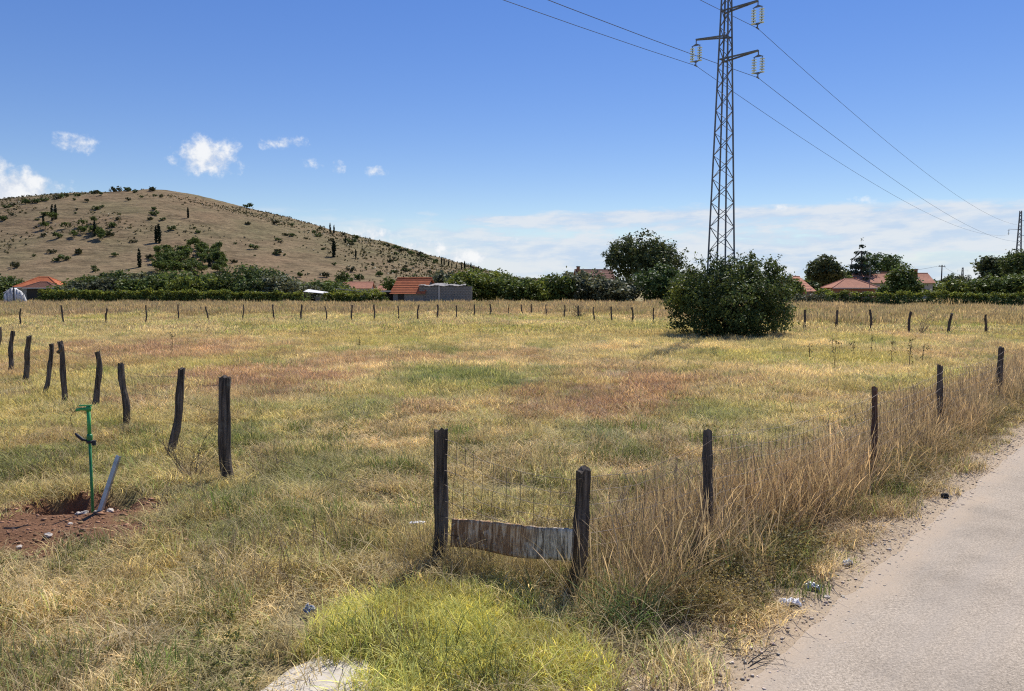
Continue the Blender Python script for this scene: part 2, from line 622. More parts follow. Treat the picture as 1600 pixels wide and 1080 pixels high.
def strip(name, o0, o1, s0, s1, ds, z, rag0, rag1, mat, nw=8, seed=0):
    """a sheet along the road between two offsets from the asphalt edge, with ragged sides"""
    ss = np.arange(s0, s1, ds)
    V, F = [], []
    for s in ss:
        a = o0 + rag0 * (fbm(np.array([s * 2.4]), np.array([0.3]), 31 + seed, 6)[0] - 0.5) * 2
        b = o1 + rag1 * (fbm(np.array([s * 1.1]), np.array([7.3]), 35 + seed, 4)[0] - 0.5) * 2
        for j in range(nw):
            o = a + (b - a) * j / (nw - 1)
            p = RD_A + RDIR * s + RN * o
            V.append((p.x, p.y, z))
    for i in range(len(ss) - 1):
        for j in range(nw - 1):
            a = i * nw + j
            F.append((a, a + 1, a + nw + 1, a + nw))
    return tag(link(name, np_mesh(name, V, F), mat), kind="structure")


def road_mats():
    out = []
    for nm in ("asphalt", "gravel_shoulder"):
        m = bpy.data.materials.new(nm)
        m.use_nodes = True
        k = NT(m.node_tree)
        tc = k.n('ShaderNodeTexCoord').outputs['Object']
        sx = k.n('ShaderNodeSeparateXYZ', ins={0: tc})
        off = k.math('ADD', k.math('MULTIPLY', sx.outputs[0], RN.x), k.math('MULTIPLY', sx.outputs[1], RN.y))
        off = k.math('SUBTRACT', off, RD_A.dot(RN))
        n1 = k.noise(tc, 130.0, 3, 0.7)
        n2 = k.noise(tc, 1.4, 5, 0.6)
        n3 = k.noise(tc, 26.0, 4, 0.7)
        vor = k.n('ShaderNodeTexVoronoi', ins={'Vector': tc, 'Scale': 85.0 if nm == "asphalt" else 45.0})
        if nm == "asphalt":
            col = k.ramp(n1, [(0.3, (0.265, 0.22, 0.165)), (0.5, (0.41, 0.34, 0.258)), (0.7, (0.59, 0.495, 0.385))])
            col = k.mix(k.math('MULTIPLY', k.smooth(vor.outputs['Distance'], 0.28, 0.05), 0.45), col, (0.46, 0.43, 0.39))
            col = k.mix(1.0, col, k.ramp(k.noise(tc, 0.9, 6, 0.68), [(0.3, 0.74), (0.5, 1.0), (0.7, 1.14)]), 'MULTIPLY')
            n5 = k.noise(tc, 55.0, 2, 0.6)
            col = k.mix(1.0, col, k.ramp(n5, [(0.32, 0.7), (0.5, 1.0), (0.68, 1.3)]), 'MULTIPLY')
            sand = k.smooth(k.math('ADD', off, k.math('MULTIPLY', k.math('SUBTRACT', n2, 0.5), 0.7)), 0.38, 0.02)
            sand = k.math('MULTIPLY', sand, k.smooth(k.math('SUBTRACT', n3, k.math('MULTIPLY', off, 0.6)), 0.12, 0.36))
            col = k.mix(k.math('MULTIPLY', sand, 0.8), col, (0.50, 0.395, 0.285))
            # fine dust washed over the lane in faint streaks
            stv = k.n('ShaderNodeMapping', ins={'Vector': tc, 'Rotation': (0, 0, math.atan2(RDIR.y, RDIR.x) * -1.0), 'Scale': (0.25, 2.2, 1)}).outputs[0]
            stv = k.n('ShaderNodeVectorRotate', rotation_type='Z_AXIS', ins={'Vector': tc, 'Angle': -math.atan2(RDIR.y, RDIR.x)}).outputs[0]
            stv = k.n('ShaderNodeMapping', ins={'Vector': stv, 'Scale': (0.22, 2.4, 1)}).outputs[0]
            dust = k.smooth(k.noise(stv, 1.0, 4, 0.6), 0.46, 0.66)
            col = k.mix(k.math('MULTIPLY', dust, 0.35), col, (0.40, 0.35, 0.29))
            bd = 0.005
        else:
            col = k.ramp(n3, [(0.3, (0.25, 0.18, 0.105)), (0.5, (0.48, 0.365, 0.235)), (0.68, (0.66, 0.53, 0.37))])
            col = k.mix(k.math('MULTIPLY', k.smooth(vor.outputs['Distance'], 0.3, 0.1), 0.4), col, (0.50, 0.44, 0.36))
            col = k.mix(k.smooth(n2, 0.5, 0.7), col, (0.45, 0.335, 0.21))
            col = k.mix(k.math('MULTIPLY', k.smooth(k.math('ADD', off, k.math('MULTIPLY', k.math('SUBTRACT', n3, 0.5), 0.5)), -0.3, -0.05), 0.8), col, (0.56, 0.435, 0.30))
            bd = 0.02
        b = k.n('ShaderNodeBsdfPrincipled', ins={'Base Color': col, 'Roughness': 0.93, 'Specular IOR Level': 0.15})
        bn = k.n('ShaderNodeBump', ins={'Strength': 1.0, 'Distance': bd * 0.6, 'Height': k.math('ADD', n1, n3)})
        k.t.links.new(bn.outputs[0], b.inputs['Normal'])
        o = k.n('ShaderNodeOutputMaterial')
        k.t.links.new(b.outputs[0], o.inputs[0])
        out.append(m)
    return out


M_asph, M_grav = road_mats()
strip("gravel_shoulder", -0.7, 0.35, -9, 120, 0.05, 0.010, 0.22, 0.0, M_grav)
strip("road", 0.0, 5.6, -9, 160, 0.025, 0.016, 0.06, 0.0, M_asph, nw=10, seed=4)

# ------------------------------------------------------------------ the hill
HY, HB = 620.0, 300.0
SIL = [(-900, 430), (-600, 395), (-300, 350), (-120, 333), (0, 322), (60, 312), (150, 301), (240, 297), (290, 301), (330, 309), (420, 334), (500, 356), (600, 381), (690, 406), (760, 424), (830, 437), (950, 447)]
_hx = np.array([(p - 800) / FPX * HY for p, _ in SIL])
_hz = np.array([HC + (447 - q) * HY / FPX for _, q in SIL])


def hill_z(x, y):
    x, y = np.asarray(x, float), np.asarray(y, float)
    rz = np.interp(x * (HY / np.maximum(y, 1)) * 0.55 + x * 0.45, _hx, _hz)
    rz = 0.5 * rz + 0.25 * (np.interp(x - 14, _hx, _hz) + np.interp(x + 14, _hx, _hz))
    t = np.clip(np.abs(y - HY) / HB, 0, 1)
    prof = 0.5 + 0.5 * np.cos(np.pi * t)
    prof = np.where(y < HY, 0.55 * prof + 0.45 * np.clip(1 - t, 0, 1), prof)
    z = rz * prof * 1.015
    z = z + (fbm(x * 0.02, y * 0.02, 41, 4) - 0.5) * 7 * prof + (fbm(x * 0.12, y * 0.12, 45, 3) - 0.5) * 1.4 * np.minimum(1, prof * 2)
    return z - 1.0


def hill_hit(px, py):
    r = ray(px, py)
    last = None
    for y in np.arange(330, 760, 1.0):
        t = y / r.y
        x, z = r.x * t, HC + r.z * t
        if float(hill_z(x, y)) >= z:
            return Vector((x, y, float(hill_z(x, y))))
    # above the ridge line: stand it on the crest
    best = max(np.arange(560, 640, 2.0), key=lambda y: (float(hill_z(r.x * y / r.y, y)) - HC) / y)
    x = r.x * best / r.y
    return Vector((x, best, float(hill_z(x, best))))


def build_hill():
    xs = np.arange(-1150, 240, 4.0)
    ys = np.concatenate([np.arange(318, 700, 4.0), np.arange(700, 940, 12.0)])
    gx, gy = np.meshgrid(xs, ys)
    x, y = gx.ravel(), gy.ravel()
    V = np.stack([x, y, hill_z(x, y)], 1)
    nx, ny = len(xs), len(ys)
    i = np.arange((nx - 1) * (ny - 1))
    a = (i // (nx - 1)) * nx + i % (nx - 1)
    F = np.stack([a, a + 1, a + nx + 1, a + nx], 1)
    me = np_mesh("hill", V, F, smooth=True)
    m = bpy.data.materials.new("dry_hill_grass")
    m.use_nodes = True
    k = NT(m.node_tree)
    tc = k.n('ShaderNodeTexCoord').outputs['Object']
    st = k.n('ShaderNodeMapping', ins={'Vector': tc, 'Scale': (0.5, 1.0, 2.6)}).outputs[0]
    n1 = k.noise(tc, 0.012, 5, 0.6)
    n2 = k.noise(st, 0.12, 6, 0.65)
    n3 = k.noise(st, 0.55, 4, 0.7)
    col = k.ramp(n1, [(0.32, (0.235, 0.158, 0.092)), (0.5, (0.23, 0.17, 0.096)), (0.66, (0.19, 0.16, 0.083))])
    col = k.mix(1.0, col, k.ramp(n2, [(0.33, 0.62), (0.5, 1.0), (0.7, 1.25)]), 'MULTIPLY')
    col = k.mix(1.0, col, k.ramp(n3, [(0.34, 0.55), (0.48, 1.0), (0.7, 1.2)]), 'MULTIPLY')
    rock = k.smooth(k.noise(tc, 0.3, 6, 0.7), 0.66, 0.74)
    col = k.mix(k.math('MULTIPLY', rock, 0.7), col, (0.40, 0.37, 0.32))
    b = k.n('ShaderNodeBsdfPrincipled', ins={'Base Color': col, 'Roughness': 1.0, 'Specular IOR Level': 0.05})
    bn = k.n('ShaderNodeBump', ins={'Strength': 1.0, 'Distance': 1.6, 'Height': k.math('ADD', n2, k.math('MULTIPLY', n3, 0.5))})
    k.t.links.new(bn.outputs[0], b.inputs['Normal'])
    o = k.n('ShaderNodeOutputMaterial')
    k.t.links.new(b.outputs[0], o.inputs[0])
    tag(link("hill", me, m), kind="structure")


build_hill()
#@@NEXT

# ------------------------------------------------------------------ foliage builders
def leaf_cloud(blobs, n, size, rng, per=22, clr=0.3, zmin=0.03, inner=0.5, base=(1, 1, 1), flat=0.0, jit=0.35):
    """many separate leaf faces gathered in clumps through the volume of a crown"""
    B = np.array(blobs, float)
    area = (B[:, 3] * B[:, 4] + B[:, 3] * B[:, 5] + B[:, 4] * B[:, 5])
    nc = max(4, n // per)
    bi = rng.choice(len(B), nc, p=area / area.sum())
    d = rng.normal(size=(nc, 3))
    d /= np.linalg.norm(d, axis=1)[:, None]
    rad = 1 - inner * rng.random(nc) ** 1.8
    cc = B[bi, :3] + d * B[bi, 3:6] * rad[:, None]
    ci = rng.integers(0, nc, n)
    p = cc[ci] + rng.normal(size=(n, 3)) * clr * np.array((1, 1, 0.8))
    keep = p[:, 2] > zmin
    p, ci = p[keep], ci[keep]
    n = len(p)
    out = d[ci]
    nor = out * 0.55 + rng.normal(size=(n, 3)) * 0.75 + np.array((0, 0, 0.35))
    nor[:, 2] += flat
    nor /= np.linalg.norm(nor, axis=1)[:, None]
    t = np.cross(nor, rng.normal(size=(n, 3)))
    t /= np.linalg.norm(t, axis=1)[:, None] + 1e-9
    b = np.cross(nor, t)
    s = size * (0.6 + 0.8 * rng.random(n))[:, None]
    V = np.stack([p - t * s * 0.5, p + b * s * 0.3 + nor * s * 0.08, p + t * s * 0.5, p - b * s * 0.3 + nor * s * 0.08], 1).reshape(-1, 3)
    F = np.arange(n * 4).reshape(n, 4)
    cl = 0.55 + 0.9 * rng.random(nc)
    v = cl[ci] * (1 - jit / 2 + jit * rng.random(n))
    hue = rng.random(n)
    c = np.stack([v * (0.85 + 0.4 * hue), v * (0.95 + 0.1 * hue), v * (1.05 - 0.3 * hue)], 1) * np.array(base)
    return V, F, np.repeat(c, 4, axis=0)


def leaf_mesh(name, *a, **k):
    V, F, c = leaf_cloud(*a, **k)
    return np_mesh(name, V, F, {'bc': c})


M_leaf_dark = leafmat("leaf_dark", (0.095, 0.13, 0.047), trans=0.3, spec=0.12)
M_leaf_holm = leafmat("leaf_holm_oak", (0.095, 0.12, 0.056), trans=0.24, spec=0.1)
M_leaf_mid = leafmat("leaf_mid", (0.115, 0.155, 0.046), trans=0.3, spec=0.1)
M_leaf_lite = leafmat("leaf_light", (0.15, 0.185, 0.045), trans=0.36, spec=0.1)
M_leaf_olive = leafmat("leaf_olive", (0.145, 0.16, 0.10), trans=0.25, spec=0.1)
M_leaf_vine = leafmat("leaf_vine", (0.22, 0.255, 0.055), trans=0.4, spec=0.1)
M_leaf_hedge = leafmat("leaf_hedge", (0.08, 0.125, 0.046), trans=0.25, spec=0.1)
M_conifer = leafmat("leaf_conifer", (0.045, 0.066, 0.04), trans=0.1)
M_cyp = leafmat("leaf_cypress", (0.022, 0.034, 0.015), trans=0.08)
M_scrub = leafmat("leaf_scrub", (0.075, 0.08, 0.033), trans=0.2)


def trunk_mesh(H, r, tips, rng, lean=0.0):
    mb = MB()
    pts = [Vector((lean * (i / 4) ** 2 + rng.normal() * r * 0.3 * (i > 0), rng.normal() * r * 0.3 * (i > 0), H * i / 4 - 0.15 * (i == 0))) for i in range(5)]
    mb.tube(pts, [r * 1.3, r * 1.05, r * 0.9, r * 0.78, r * 0.6], 8)
    for t in tips:
        s = pts[2 + int(rng.integers(0, 3))]
        t = Vector(t)
        mid = (s + t) / 2 + Vector(rng.normal(size=3)) * 0.12 * (t - s).length
        mb.tube([s, mid, t], [r * 0.55, r * 0.36, r * 0.12], 6)
    return mb.mesh("trunk", True)


def tree(name, label, base, H, W, mat, n=3000, size=0.25, cb=0.25, seed=1, nb=9, group=None, style='round', clr=0.35, cat="tree", base_col=(1, 1, 1), r=None, depth=None):
    rng = np.random.default_rng(seed)
    root = empty(name, base)
    D = depth or W
    z0 = H * cb
    ch = H - z0
    blobs = []
    if style == 'round':
        blobs.append((0, 0, z0 + ch * 0.48, W * 0.33, D * 0.33, ch * 0.40))
        for i in range(nb):
            a = 2 * math.pi * (i + rng.random() * 0.7) / nb
            e = rng.uniform(-0.55, 0.75)
            rr = math.sqrt(max(0, 1 - e * e))
            q = rng.uniform(0.19, 0.28)
            k = 0.5 - q
            blobs.append((math.cos(a) * rr * W * k, math.sin(a) * rr * D * k, z0 + ch * (0.5 + e * (0.5 - q * 0.9)), W * q, D * q, ch * q * 1.05))
    elif style == 'shrub':
        blobs.append((0, 0, H * 0.42, W * 0.36, D * 0.36, H * 0.42))
        for i in range(nb):
            a = 2 * math.pi * rng.random()
            rr = rng.uniform(0.25, 1)
            q = rng.uniform(0.17, 0.27)
            zz = H * (1 - 0.45 * rr ** 2) - H * q * 1.0
            if i % 3 == 0:
                zz *= 0.45
            blobs.append((math.cos(a) * rr * W * (0.5 - q), math.sin(a) * rr * D * (0.5 - q), zz, W * q, D * q, H * q))
    elif style == 'conifer':
        k = 9
        for i in range(k):
            f = i / (k - 1)
            z = z0 + ch * (0.02 + 0.93 * f)
            wr = W * 0.5 * (1 - f) ** 0.85 + 0.12
            m = max(3, int(7 * (1 - f)) + 2)
            for j in range(m):
                a = 2 * math.pi * (j + rng.random() * 0.6) / m
                L = wr * rng.uniform(0.75, 1.15)
                blobs.append((math.cos(a) * L * 0.55, math.sin(a) * L * 0.55, z + 0.05 * L, L * 0.42, L * 0.42, 0.10 + 0.05 * L))
    elif style == 'pine':
        for i in range(nb):
            a = 2 * math.pi * (i + rng.random() * 0.8) / nb
            rr = rng.uniform(0.3, 1.0)
            blobs.append((math.cos(a) * rr * W * 0.34, math.sin(a) * rr * D * 0.34, z0 + ch * rng.uniform(0.25, 0.8), W * 0.2, D * 0.2, ch * 0.2))
        blobs.append((0, 0, z0 + ch * 0.75, W * 0.27, D * 0.27, ch * 0.22))
    V, F, c = leaf_cloud(blobs, n, size, rng, per=4 if style == 'conifer' else 18, clr=clr, base=base_col, inner=0.6, flat=0.5 if style == 'conifer' else 0.0)
    kz = H / np.percentile(V[:, 2], 99.6)
    kx = W / (np.percentile(V[:, 0], 99.2) - np.percentile(V[:, 0], 0.8))
    V[:, 2] *= kz
    V[:, :2] *= kx
    blobs = [(b[0] * kx, b[1] * kx, b[2] * kz, *b[3:]) for b in blobs]
    link("crown", np_mesh("crown", V, F, {'bc': c}), mat, root)
    tips = [b[:3] for b in blobs[1:7]]
    link("trunk", trunk_mesh(H * (0.9 if style == 'conifer' else 0.55), r or H * 0.022, tips, rng), M_bark, root)
    return tag(root, label, cat, group)


def tree_px(name, label, px, top, hw, Y, mat, base=0.0, **k):
    """a tree whose middle, top and half width were measured in the photograph, standing Y metres away"""
    t = at(px, top, Y)
    return tree(name, label, (t.x, Y, base), t.z - base, 2 * hw * Y / FPX, mat, **k)


# ------------------------------------------------------------------ the big bush in the field, round the pylon's foot
BUSH = gp(1139, 526)
PYL = Vector((at(1126, 447, BUSH.y + 1.2).x, BUSH.y + 1.2, 0))


def build_bush():
    rng = np.random.default_rng(5)
    root = empty("round_bush", (BUSH.x, BUSH.y, 0))
    k = BUSH.y / FPX
    bl = []
    for px, py, rw, rh, dy in [(1090, 480, 42, 42, 0), (1150, 470, 62, 54, 0), (1200, 478, 36, 48, 0), (1075, 452, 26, 30, .4), (1060, 492, 18, 24, .1), (1105, 432, 32, 28, .2), (1150, 425, 38, 24, -.3),
                               (1190, 424, 34, 24, .3), (1215, 445, 22, 30, 0), (1120, 500, 56, 26, -.8), (1180, 500, 46, 26, -.8), (1140, 450, 50, 40, 1.4), (1175, 455, 40, 40, 1.3), (1090, 470, 34, 36, 1.2),
                               (1222, 480, 14, 30, .1), (1140, 470, 60, 44, -1.1), (1100, 465, 36, 36, -.9), (1185, 460, 36, 36, -.9)]:
        c = at(px, py, BUSH.y)
        bl.append((c.x - BUSH.x, dy * 1.1, c.z, rw * k, rw * k * 1.05, rh * k))
    V, F, c = leaf_cloud(bl, 34000, 0.125, rng, per=30, clr=0.15, inner=0.5, zmin=0.05)
    # sprigs that stand out of the crown
    ex, stems = [], MB()
    for i in range(90):
        b = bl[int(rng.integers(0, len(bl)))]
        d = Vector(rng.normal(size=3))
        d.z = abs(d.z) * 1.3
        d.normalize()
        p0 = Vector(b[:3]) + Vector((d.x * b[3], d.y * b[4], d.z * b[5])) * 0.85
        p1 = p0 + (d + Vector((0, 0, 0.8))).normalized() * rng.uniform(0.25, 0.62)
        stems.tube([p0, p1], [0.012, 0.005], 4)
        for q in range(9):
            ex.append((*(p0.lerp(p1, q / 8)), 0.06, 0.06, 0.06))
    V2, F2, c2 = leaf_cloud(ex, 2600, 0.11, rng, per=2, clr=0.05, zmin=0.08)
    # the yellow-green shoot on one side, sunlight painted into its leaf colour
    s = at(1062, 462, BUSH.y)
    V3, F3, c3 = leaf_cloud([(s.x - BUSH.x, -0.3, s.z, 0.55, 0.5, 0.55)], 900, 0.12, rng, per=10, clr=0.12, base=(2.0, 1.75, 1.1))
    V = np.concatenate([V, V2, V3])
    c = np.concatenate([c, c2, c3])
    link("crown", np_mesh("crown", V, np.arange(len(V)).reshape(-1, 4), {'bc': c}), M_leaf_dark, root)
    for i in range(11):
        b = bl[i]
        x0 = rng.uniform(-1.2, 1.2)
        y0 = rng.uniform(-0.7, 0.7)
        stems.tube([(x0, y0, -0.1), ((x0 + b[0]) / 2 + rng.normal() * .1, (y0 + b[1]) / 2, b[2] * 0.55), b[:3]], [0.05, 0.035, 0.012], 6)
    stems.build("trunk", M_bark, root, smooth=True)["kind"] = "stuff"
    tag(root, "big round dark green bush growing around the foot of the lattice pylon", "bush")


build_bush()

# ------------------------------------------------------------------ pylons and conductors
LDIR = Vector((0.61, 0.79, 0)).normalized()
ADIR = Vector((LDIR.y, -LDIR.x, 0))           # along the cross arms


def pylon(name, label, loc, top=19.2, arms=((15.95, 1.42, 1), (14.68, 1.42, -1), (13.6, 1.48, 1)), r0=0.765, r1=0.135, leg=0.066, brace=0.037, detail=True, ang=None):
    root = empty(name, loc)
    a0 = ang if ang is not None else R(2)
    rad = lambda z: r0 + (r1 - r0) * z / top

    def corner(i, z):
        a = a0 + i * math.pi / 2
        return Vector((math.cos(a) * rad(z), math.sin(a) * rad(z), z))
    for i in range(4):
        MB().bar(corner(i, 0.02), corner(i, top), leg).build("leg", M_steel, root)
    if detail:
        for i in range(4):
            z, q = 0.25, i % 2
            while z < top - 0.5:
                step = 0.34 + 0.42 * rad(z)
                a, b = (i, i + 1) if q == 0 else (i + 1, i)
                MB().bar(corner(a, z), corner(b, z + step), brace, brace * 0.6).build("brace", M_steel, root)
                z += step
                q = 1 - q
    else:
        mb = MB()
        for i in range(4):
            z, q = 0.3, i % 2
            while z < top - 0.6:
                step = 0.5 + 0.7 * rad(z)
                a, b = (i, i + 1) if q == 0 else (i + 1, i)
                mb.bar(corner(a, z), corner(b, z + step), brace, brace)
                z += step
                q = 1 - q
        mb.build("lattice_bracing", M_steel, root)
    clamps = []
    for za, L, sgn in arms:
        d = ADIR * sgn
        w = LDIR * (rad(za) * 0.75)
        tip = d * (L + rad(za) * 0.3) + Vector((0, 0, za + 0.16))
        am = MB()
        am.bar(w - d * 0.18 + Vector((0, 0, za)), tip + LDIR * 0.03, 0.085, 0.06)
        am.bar(-w - d * 0.18 + Vector((0, 0, za)), tip - LDIR * 0.03, 0.085, 0.06)
        am.bar(w * 1.2 - d * 0.1 + Vector((0, 0, za)), -w * 1.2 - d * 0.1 + Vector((0, 0, za)), 0.07)
        arm = am.build("cross_arm", M_steel, root)
        top_y = tip + Vector((0, 0, -0.2))
        hz = 0.82
        yk = []
        for z, up in ((top_y.z - 0.05, 1), (top_y.z - hz - 0.02, -1)):
            c = Vector((tip.x, tip.y, z))
            hw = MB().prism([c - d * 0.26 - LDIR * 0.012 + Vector((0, 0, -0.05 * up)), c + d * 0.26 - LDIR * 0.012 + Vector((0, 0, -0.05 * up)), c - LDIR * 0.012 + Vector((0, 0, 0.07 * up))], LDIR * 0.024)
            yk.append(hw.build("yoke_plate", M_steel, root))
        bot = Vector((tip.x, tip.y, top_y.z - hz - 0.22))
        MB().bar(tip, top_y, 0.04).build("hanger", M_steel, yk[0])
        MB().bar(bot + Vector((0, 0, 0.16)), bot, 0.045).build("hanger", M_steel, yk[1])
        MB().tube([bot - LDIR * 0.14, bot + LDIR * 0.14], 0.035, 6).build("conductor_clamp", M_steel, root)
        for sd in (-1, 1):
            if not detail and sd > 0:
                continue
            ins = empty("insulator_string", (0, 0, 0))
            ins.parent = root
            c0 = Vector((tip.x, tip.y, top_y.z - 0.1)) + d * 0.19 * sd * (1 if detail else 0)
            nd = 6 if detail else 1
            MB().tube([c0, c0 - Vector((0, 0, hz - 0.1))], 0.022, 6).build("rod", M_steel, ins)
            for j in range(nd):
                z = c0.z - 0.06 - (hz - 0.22) * j / max(1, nd - 1)
                zz = [(0.0, .03), (-.02, .09), (-.05, .126), (-.062, .12), (-.055, .04)] if detail else [(0, .05), (-.3, .09), (-.6, .05)]
                pts = [Vector((c0.x, c0.y, z + q[0])) for q in zz]
                MB().tube(pts, [q[1] for q in zz], 12).build("disc", M_glass, ins, smooth=True)
        clamps.append(Vector(loc) + bot)
    tag(root, label, "pylon")
    return clamps


M_glass = bpy.data.materials.new("insulator_glass")
M_glass.use_nodes = True
_k = NT(M_glass.node_tree)
_b = _k.n('ShaderNodeBsdfPrincipled', ins={'Base Color': (0.80, 0.96, 0.97, 1), 'Roughness': 0.2, 'Transmission Weight': 0.0, 'IOR': 1.3})
_o = _k.n('ShaderNodeOutputMaterial')
_k.t.links.new(_b.outputs[0], _o.inputs[0])

FARP = at(1589, 447, 168)
FARP.z = 0
near_clamps = pylon("lattice_pylon", "tall steel lattice pylon with three insulator arms rising out of the round bush", PYL, arms=tuple((at(1132, y_, PYL.y).z, L_, s_) for y_, L_, s_ in ((18, 1.45, 1), (58, 1.42, -1), (94, 1.5, 1))))
far_clamps = pylon("lattice_pylon", "distant steel lattice pylon further along the power line, behind trees", FARP, top=18.6,
                   arms=((16.4, 1.9, 1), (14.6, 1.9, -1), (13.2, 1.9, 1)), r0=1.0, r1=0.22, leg=0.12, brace=0.08, detail=False)


def catenary(a, b, sag, n=40):
    return [a.lerp(b, i / n) - Vector((0, 0, 4 * sag * (i / n) * (1 - i / n))) for i in range(n + 1)]


back = LDIR * -160
for a, b, lb in zip(near_clamps, far_clamps, ("thin power conductor hung from the pylon's topmost arm", "thin power conductor hung from the pylon's middle arm on its lone side", "thin power conductor hung from the pylon's lowest arm")):
    g = a + back
    pts = catenary(g, a, 3.5, 30) + catenary(a, b, 2.6, 40)[1:]
    tag(MB().tube(pts, 0.0115, 5).build("power_conductor", M_cond), lb, "cable", "power conductors on the pylons")

# ------------------------------------------------------------------ buildings behind the field
M_redroof = tile_mat("red_roof_tiles", (0.60, 0.19, 0.075), (0.42, 0.125, 0.055))
M_paleroof = tile_mat("faded_roof_tiles", (0.58, 0.27, 0.165), (0.42, 0.19, 0.12))
M_brownroof = tile_mat("brown_roof_tiles", (0.27, 0.13, 0.09), (0.18, 0.085, 0.06))
M_block = pmat("concrete_block", (0.25, 0.235, 0.21), 0.95, bump=0.01, bscale=8, vary=0.2, vscale=1.5)
M_render = pmat("rendered_wall", (0.46, 0.42, 0.36), 0.95, vary=0.15, vscale=1.0)
M_brick = pmat("brick_wall", (0.33, 0.15, 0.09), 0.95, vary=0.25, vscale=3.0)
M_dark = pmat("dark_timber", (0.05, 0.045, 0.04), 0.9, vary=0.3)
M_sheet = pmat("corrugated_sheet", (0.27, 0.25, 0.23), 0.8, metal=0.0, vary=0.3, vscale=2.0)
M_white = pmat("white_paint", (0.74, 0.72, 0.68), 0.8, vary=0.12, vscale=2.0)
M_pane = pmat("window_glass", (0.03, 0.035, 0.04), 0.15, vary=0.2, spec=0.6)
M_shut = pmat("window_frame_paint", (0.5, 0.46, 0.4), 0.8)


def slope_roof(name, ridge_a, ridge_b, eave_a, eave_b, mat, parent, n=9, th=0.05):
    """one roof slope made of overlapping tile courses between a ridge and an eave"""
    ra, rb, ea, eb = map(Vector, (ridge_a, ridge_b, eave_a, eave_b))
    nor = (rb - ra).cross(ea - ra)
    if nor.z < 0:
        nor = -nor
    nor.normalize()
    mb = MB()
    for i in range(n):
        f0, f1 = i / n, min(1.0, (i + 1.25) / n)
        p = [ra.lerp(ea, f0), rb.lerp(eb, f0), rb.lerp(eb, f1), ra.lerp(ea, f1)]
        p[2] = p[2] + nor * th
        p[3] = p[3] + nor * th
        mb.prism(p, -nor * th * 0.9)
    return mb.build(name, mat, parent)


def window(parent, c, w, h, nrm=(0, -1, 0)):
    nrm = Vector(nrm)
    f = MB()
    q = nrm.to_track_quat('-Y', 'Z').to_matrix()
    for dx, dz, sx, sz in ((-w / 2, 0, .1, h + .2), (w / 2, 0, .1, h + .2), (0, h / 2 + .05, w - .1, .1), (0, -h / 2 - .05, w + .2, .1)):
        f.box(Vector(c) + q @ Vector((dx, -.03, dz)), (sx, .1, sz), q)
    fo = f.build("window", M_shut, parent)
    MB().box(Vector(c) + nrm * 0.008, (w, .03, h), q).build("pane", M_pane, fo)


def gable_house(name, label, loc, rz, L, D, eave, ridge, wall, roof, over=0.3, chimney=None, wins=(), cat="house", door=None):
    """ridge along local x"""
    root = empty(name, loc, rz)
    w = MB()
    w.prism([(-L / 2, -D / 2, -0.2), (-L / 2, D / 2, -0.2), (-L / 2, D / 2, eave), (-L / 2, 0, ridge - 0.08), (-L / 2, -D / 2, eave)], (L, 0, 0))
    w.build("wall", wall, root)
    sl = (ridge - eave) / (D / 2)
    for s in (-1, 1):
        e = D / 2 + over
        slope_roof("roof_slope", (-L / 2 - over, 0, ridge), (L / 2 + over, 0, ridge), (-L / 2 - over, s * e, ridge - sl * e), (L / 2 + over, s * e, ridge - sl * e), roof, root)
    MB().tube([(-L / 2 - over, 0, ridge + 0.03), (L / 2 + over, 0, ridge + 0.03)], 0.1, 8).build("ridge_tiles", roof, root)
    if chimney:
        cx, cy, h = chimney
        c = MB().box((cx, cy, ridge + h / 2 - 0.3), (0.55, 0.55, h + 0.6)).build("chimney", M_brick, root)
        MB().box((cx, cy, ridge + h + 0.05), (0.72, 0.72, 0.1)).build("chimney_cap", M_block, c)
    for (x, z, ww, hh) in wins:
        window(root, (x, -D / 2, z), ww, hh)
    if door:
        MB().box((door, -D / 2 - 0.01, eave * 0.45), (0.85, 0.06, eave * 0.85)).build("door", M_dark, root)
    return tag(root, label, cat)


def px_x(px, Y):
    return (px - CXP) / FPX * Y * math.cos(PITCH) + 0.0


# red-tiled shed and the block store beside it
Y0 = 101.0
k0 = Y0 / FPX
shx = at(645, 447, Y0).x
zr, ze = at(645, 436, Y0 + 2.2).z, at(645, 456, Y0).z
gable_house("tool_shed", "small shed with bright orange red tiled roof beside the grey block store", (shx, Y0 + 2.0, 0), R(-16), 4.3, 4.4, ze, zr + 0.1, M_block, M_redroof, over=0.35, door=-1.0, cat="shed")


